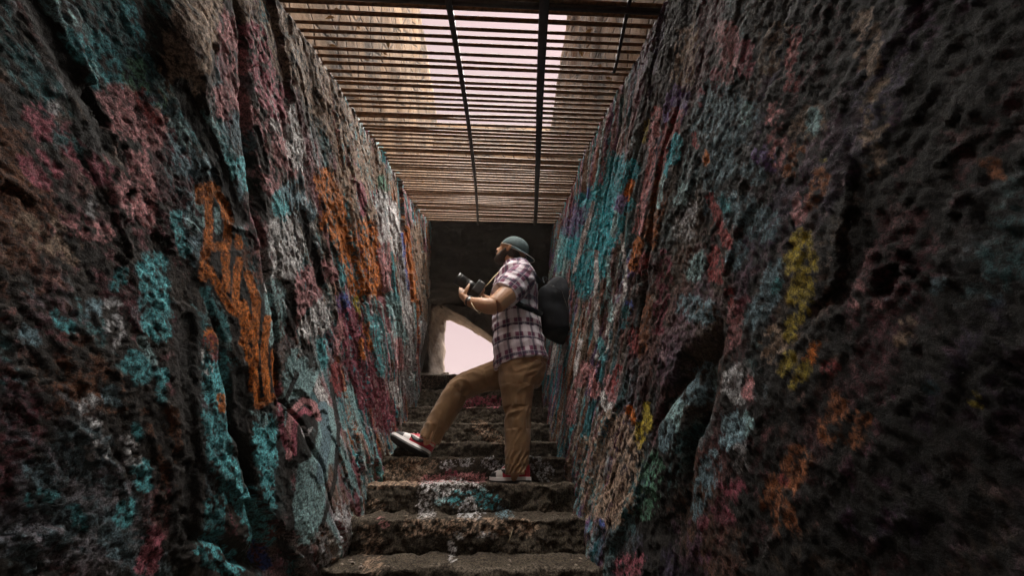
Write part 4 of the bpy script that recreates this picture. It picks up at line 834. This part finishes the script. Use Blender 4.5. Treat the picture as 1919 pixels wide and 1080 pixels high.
# shoes: red and white high tops with a dark outsole
def shoe(heel, fwd, up, Ln=0.295):
    f = fwd.normalized(); sdv = up.cross(f).normalized(); u = f.cross(sdv).normalized()   # sdv: towards the viewer when f points left
    MX = Matrix((f, sdv, u)).transposed()
    def T(x, y, z): return heel+f*x+sdv*y+u*z
    root = MB()
    xs = [0.0, .015, .05, .10, .15, .20, .245, .275, .292]
    hw = [.020, .030, .036, .036, .039, .046, .047, .038, .018]
    ht = [.10, .125, .135, .130, .105, .082, .068, .055, .040]
    V = []; Fc = []; n = 24
    for x, w_, t_ in zip(xs, hw, ht):
        for k in range(n):
            a = 2*math.pi*k/n; cx, sx_ = math.cos(a), math.sin(a)
            z = .018+(t_-.018)*(0.5+0.5*math.copysign(abs(sx_)**.75, sx_))
            nar = 1-0.30*max(0, (z-.05)/.09)
            V.append(T(x, w_*math.copysign(abs(cx)**.7, cx)*nar, z))
    for i in range(len(xs)-1):
        for k in range(n): k2 = (k+1) % n; Fc.append([i*n+k, (i+1)*n+k, (i+1)*n+k2, i*n+k2])
    Fc.append(list(range(n))); Fc.append([ (len(xs)-1)*n+k for k in range(n)][::-1])
    me = raw_mesh('shoe', V, Fc)
    for mm in ('white', 'red', 'blackl'): me.materials.append(M[mm])
    def sub(me):
        bm = bmesh.new(); bm.from_mesh(me); bmesh.ops.recalc_face_normals(bm, faces=bm.faces)
        bmesh.ops.subdivide_edges(bm, edges=list(bm.edges), cuts=2, use_grid_fill=True, smooth=0.6); bm.to_mesh(me); bm.free()
    sub(me)
    inv = MX.transposed()
    for p in me.polygons:
        q = inv @ (p.center-heel); x, z = q.x, q.z
        m_ = 0
        if x < .170 and z < .066: m_ = 1                      # red heel counter
        if x < .19 and z > .080: m_ = 1                       # red collar
        if .075 <= x < .115 and z > .088 and z <= .098: m_ = 2
        if x > .215 and z < .060: m_ = 2   # toe cap
        if .19 < x < .25 and z > .072: m_ = 2                 # tongue and vamp
        if x > .225 and z > .050 and m_ == 0: m_ = 2
        p.material_index = m_
    so_ = link('shoe', me); parent_keep(so_, person)
    def plate(z0, z1, off, name, mat):
        V = []; Fc = []; m = len(xs)
        out = [(x, w_+off) for x, w_ in zip(xs, hw)]
        ring = [(x+(-off if i == 0 else off if i == m-1 else 0), y) for i, (x, y) in enumerate(out)] + [(x+(-off if i == 0 else off if i == m-1 else 0), -y) for i, (x, y) in reversed(list(enumerate(out)))]
        for z in (z0, z1):
            for x, y in ring: V.append(T(x, y, z+(0.010*max(0, (x-.22)/.07))**1))
        k_ = len(ring)
        Fc.append(list(range(k_))); Fc.append([k_+i for i in range(k_)][::-1])
        for i in range(k_): j = (i+1) % k_; Fc.append([i, k_+i, k_+j, j])
        me = raw_mesh(name, V, Fc); bm = bmesh.new(); bm.from_mesh(me); bmesh.ops.recalc_face_normals(bm, faces=bm.faces); bm.to_mesh(me); bm.free()
        o = link(name, me, mat, smooth=False); o.parent = so_
    plate(.012, .030, .004, 'midsole', M['white']); plate(.0, .012, .003, 'outsole', M['blackl'])
    # the curved dark mark on the side panel
    for sg in (1, -1):
        V = []; Fc = []; K = 16
        for k in range(K+1):
            t = k/K; x = .045+.135*t
            mid = .088-.062*t+.048*t*t*1.0 - .022*math.sin(math.pi*t)*0.6
            wd = .002+.013*math.sin(math.pi*min(1, t*1.0))**0.8*(0.35+t*.9)
            if t > .85: wd *= (1-t)/.15*.8+.2
            i = max(j for j in range(len(xs)-1) if xs[j] <= x); fr = (x-xs[i])/(xs[i+1]-xs[i]); y = hw[i]+(hw[i+1]-hw[i])*fr
            for zz in (mid-wd, mid+wd):
                nar = 1-0.30*max(0, (zz-.05)/.09); V.append(T(x, sg*(y*nar*0.985+.0022), zz))
        for k in range(K): Fc.append([2*k, 2*k+2, 2*k+3, 2*k+1])
        o = link('curved_mark', raw_mesh('curved_mark', V, Fc), M['blackl']); o.parent = so_; o.modifiers.new('s', 'SOLIDIFY').thickness = 0.002
    # laces
    mb = MB()
    for k in range(5):
        x = .125+.022*k; z = .125-.0125*k
        mb.tube([T(x, -.022, z-.006), T(x+.004, 0, z+.006), T(x, .022, z-.006)], .0032, n=6)
    o = mb.build('laces', M['white']); o.parent = so_
    return so_
s2 = [z for y, z in STEPS if abs(y-2.36) < .01][0]; s3 = [z for y, z in STEPS if abs(y-2.67) < .01][0]
h1 = at(990, 906, 2.41); h1.z = s2+0.006
shoe(h1, Vector((-0.62, 0.60, 0)), Vector((0, 0, 1)), )
h2 = at(802, 861, 2.69); h2.z = s3+.000
t2_ = at(731, 824, 2.70); shoe(h2, (t2_-h2), Vector((0.2, .42, 1)))

# wristwatch
mb = MB(); wc = at(880, 565.5, 2.235); wd = (at(875, 564, 2.245)-at(884, 567, 2.225)).normalized()
e1 = wd.cross(Vector((0, 1, 0))).normalized(); e2 = wd.cross(e1).normalized()
mb.loft([(wc-wd*.010, .0365, .039), (wc-wd*.007, .039, .0415), (wc+wd*.007, .037, .0395), (wc+wd*.010, .034, .036)], n=24, sub=2)
o = mb.build('wristwatch', M['black']); parent_keep(o, person)
mb = MB(); face = wc-Vector((0, 1, 0))*.042+Vector((0, 0, -.006))
mb.ball(face, (.016, .006, .016), n=10); fo = mb.build('watch_face', M['metal']); fo.parent = o

# ------------------------------------------------------------------ camera held in both hands
LD = (at(851, 519, 2.30)-at(889, 544, 2.345)).normalized()
sd2 = Vector((0, 1, 0))-LD*LD.y; sd2.normalize(); up2 = sd2.cross(LD).normalized()
if up2.z < 0: up2 = -up2
CMX = Matrix((LD, sd2, up2)).transposed()
cc = at(894, 545, 2.345)
camo = empty('camera', cc); tag(camo, 'black camera with a stubby lens held up in both hands', 'camera')
mb = MB(); mb.box(cc, (.066, .145, .100), CMX, .013)
mb.box(cc+up2*.060+LD*.004, (.060, .055, .034), CMX, .010)
mb.box(cc+LD*.026+sd2*.052, (.03, .034, .082), CMX, .010)
o = mb.build('body', M['black'], smooth=False); parent_keep(o, camo); cbody = o
mb = MB(); mb.tube([cc+up2*.046-sd2*.045, cc+up2*.056-sd2*.045], .014, n=16)
o = mb.build('dial', M['metal']); o.parent = camo; o.matrix_parent_inverse = Matrix.Translation(camo.location).inverted()
mb = MB(); l0 = cc+LD*.028-up2*.004
prof = [(0, .040), (.012, .040), (.014, .043), (.050, .043), (.052, .039), (.075, .039), (.077, .044), (.125, .045), (.128, .046), (.145, .046), (.146, .038), (.138, .033)]
mb.loft([(l0+LD*x, r, r) for x, r in prof], n=28, sub=1)
lens = mb.build('lens', M['black']); parent_keep(lens, camo)
mb = MB()
for x in (.062, .116, .131): mb.loft([(l0+LD*(x-.0022), .0462, .0462), (l0+LD*(x+.0022), .0466, .0466)], n=28, sub=1)
o = mb.build('lens_ring', M['black']); o.parent = lens
mb = MB(); mb.loft([(l0+LD*.135, .034, .034), (l0+LD*.140, .024, .024)], n=24, sub=1); o = mb.build('lens_glass', M['lens']); o.parent = lens
mb = MB()
mb.tube([at(938, 507, 2.40), at(926, 519, 2.31), at(915, 532, 2.30), at(905, 541, 2.31)], .0045, n=8)
mb.tube([at(880, 556, 2.26), at(884, 570, 2.17), at(890, 580, 2.16), at(899, 588, 2.18), at(906, 578, 2.26), at(902, 556, 2.30)], .0035, n=8)
o = mb.build('strap', M['straw']); parent_keep(o, camo)

# ------------------------------------------------------------------ backpack
bpk = empty('backpack', at(1050, 635, 2.50)); tag(bpk, 'black rounded backpack worn on the back of the person in plaid', 'backpack')
pm_ = MB()
pm_.loft(jl([(1030, 536, 2.47, 16, .08), (1034, 541, 2.47, 28, .125), (1039, 558, 2.48, 34, .148), (1047, 580, 2.49, 41, .155), (1055, 606, 2.50, 41, .155), (1061, 626, 2.51, 34, .145), (1062, 638, 2.51, 17, .10)]), n=36, ex=3.2)
bme_ = remeshed(pm_, 0.009, 3, 'pack_body'); P = verts_np(bme_); Nn = norms_np(bme_)
put_verts(bme_, P+Nn*(0.008*fbm(P[:, 0]*8, P[:, 1]*8, P[:, 2]*10, 3))[:, None])
o = link('pack_body', bme_, M['pack']); parent_keep(o, bpk); pb = o
pm_ = MB(); pm_.loft(jl([(1072, 566, 2.49, 12, .10), (1075, 578, 2.49, 19, .12), (1079, 604, 2.50, 19, .125), (1081, 624, 2.51, 14, .11), (1081, 633, 2.51, 7, .07)]), n=28, ex=3.0)
bme_ = remeshed(pm_, 0.009, 3, 'front_pocket'); o = link('front_pocket', bme_, M['pack']); parent_keep(o, bpk)
mb = MB()
mb.tube([at(1032, 535, 2.305), at(1052, 545, 2.32), at(1062, 575, 2.325), at(1066, 612, 2.34)], .0035, n=6)
o = mb.build('zip', M['black']); o.parent = pb
mb = MB(); mb.loft([(at(1020, 532, 2.44), .008, .010), (at(1017, 522, 2.46), .006, .010), (at(1023, 520, 2.48), .006, .010), (at(1030, 530, 2.50), .008, .010)], n=10)
o = mb.build('grab_handle', M['pack']); parent_keep(o, bpk)
for sp in ([(1012, 530, 2.33), (996, 512, 2.30), (975, 503, 2.33), (957, 512, 2.34), (950, 530, 2.33), (957, 556, 2.29), (975, 572, 2.265), (995, 580, 2.28), (1016, 590, 2.34)],
           [(1010, 528, 2.60), (990, 506, 2.60), (965, 503, 2.60), (945, 520, 2.62), (938, 555, 2.64), (950, 590, 2.66), (985, 606, 2.66), (1018, 600, 2.62)]):
    mb = MB(); pts = [at(*p) for p in sp]
    mb.loft([(p, .020, .006) for p in pts], n=12, sub=5, ref=Vector((0, 1, 0.2)), ex=3.0)
    o = mb.build('shoulder_strap', M['pack']); parent_keep(o, bpk)
# ------------------------------------------------------------------ pebbles and dry stalks on the steps
gmb = MB(); rr = random.Random(3)
def lump(c, r):
    bm = bmesh.new(); bmesh.ops.create_icosphere(bm, subdivisions=1, radius=1.0); bm.verts.index_update()
    sx_, sy_, sz_ = r*rr.uniform(.8, 1.4), r*rr.uniform(.7, 1.1), r*rr.uniform(.45, .8); V = []
    for v in bm.verts:
        k = rr.uniform(.8, 1.2); V.append(Vector((c.x+v.co.x*sx_*k, c.y+v.co.y*sy_*k, c.z+v.co.z*sz_*k)))
    gmb.add(V, [[v.index for v in f.verts] for f in bm.faces]); bm.free()
for Y0, Z0 in STEPS[5:]:
    for k in range(46):
        x = rr.uniform(-.72, .46)
        if rr.random() < .5: x = rr.choice((rr.uniform(-.78, -.5), rr.uniform(.25, .5)))
        r = rr.choice((.003, .004, .005, .007, .010))
        lump(Vector((x, Y0+rr.uniform(.03, .28), Z0+0.004)), r)
for k in range(160):
    yy = rr.uniform(4.45, 5.25); lump(Vector((rr.uniform(-.95, .8), yy, Zl+(Ze-Zl)*(yy-4.44)/.9+.02)), rr.choice((.006, .01, .016, .03)))
go = gmb.build('gravel', M['pebble'], smooth=False); tag(go, 'loose pebbles and crumbs lying on the stone steps', 'gravel', kind='stuff')
for i, (pts, lab) in enumerate((([(952, 1018, 2.0), (957, 1005, 2.0), (960, 996, 2.01)], 'thin dry stalk leaning on the step riser right of the white splashes'),
                 ([(1100, 1030, 1.98), (1108, 1020, 1.97), (1116, 1012, 1.98)], 'pale dry stalk caught at the foot of the right rock wall'),
                 ([(664, 186, 1.15), (678, 182, 1.14), (694, 178, 1.14)], 'bent pale wire poking out under the steel grate near the left wall'))):
    mb = MB(); mb.tube([at(*p) for p in pts], [.0022, .002, .001], n=6)
    tag(mb.build('dry_stalk' if i < 2 else 'bent_wire', M['straw']), lab, 'stalk' if i < 2 else 'wire')

# stone added to fill the dark gap under the raised shoe
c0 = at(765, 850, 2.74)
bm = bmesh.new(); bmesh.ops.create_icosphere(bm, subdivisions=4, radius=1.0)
me = bpy.data.meshes.new('stone'); bm.to_mesh(me); bm.free()  # added stone, fills the dark gap
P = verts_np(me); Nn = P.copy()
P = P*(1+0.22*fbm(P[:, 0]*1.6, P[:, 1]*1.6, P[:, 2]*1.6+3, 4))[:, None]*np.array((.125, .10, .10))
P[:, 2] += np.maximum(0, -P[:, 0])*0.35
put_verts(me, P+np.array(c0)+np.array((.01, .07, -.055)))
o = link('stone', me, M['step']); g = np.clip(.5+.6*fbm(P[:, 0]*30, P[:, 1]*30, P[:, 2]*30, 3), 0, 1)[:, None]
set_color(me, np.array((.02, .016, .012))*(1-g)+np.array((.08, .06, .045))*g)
tag(o, 'dark rough stone added to fill the dark gap under the raised red and white shoe, against the left rock wall', 'stone')

# dry leaves caught on the bars of the grate
lm = MB(); rr = random.Random(9)
for k in range(70):
    c = GA+GD*rr.uniform(.35, L-.05)+Vector((rr.choice((rr.uniform(-.72, -.4), rr.uniform(-.7, .5), rr.uniform(.3, .52))), 0, 0))+GN*.011
    a = rr.uniform(0, 6.3); e1 = (Vector((1, 0, 0))*math.cos(a)+GD*math.sin(a)); e2 = GN.cross(e1); l = rr.uniform(.018, .045); w_ = l*rr.uniform(.3, .5)
    q = [c-e1*l*.5, c-e2*w_*.5+GN*.006, c+GN*-.002, c+e2*w_*.5+GN*.006, c+e1*l*.5+GN*rr.uniform(0, .012)]
    lm.add(q, [[0, 1, 2], [0, 2, 3], [1, 4, 2], [2, 4, 3]])
lo = lm.build('dry_leaves', M['straw'], smooth=False); tag(lo, 'dry leaves and crumbs caught on top of the steel grate', 'leaves', kind='stuff')

# ------------------------------------------------------------------ thin haze volume added to lift the blacks
mb = MB(); mb.box((0, 0, 0.9), (124, 124, 7.0)); hz = mb.build('black_lift_haze', None, smooth=False)
hm_ = bpy.data.materials.new('black lift haze'); hm_.use_nodes = True; n = hm_.node_tree; n.nodes.clear()
pv = n.nodes.new('ShaderNodeVolumePrincipled'); pv.inputs['Color'].default_value = (1.0, 0.93, 0.82, 1); pv.inputs['Density'].default_value = 0.004; pv.inputs['Anisotropy'].default_value = 0.0
ou = n.nodes.new('ShaderNodeOutputMaterial'); n.links.new(pv.outputs[0], ou.inputs['Volume']); hz.data.materials.append(hm_)
tag(hz, kind='stuff')
SC.cycles.volume_bounces = 0
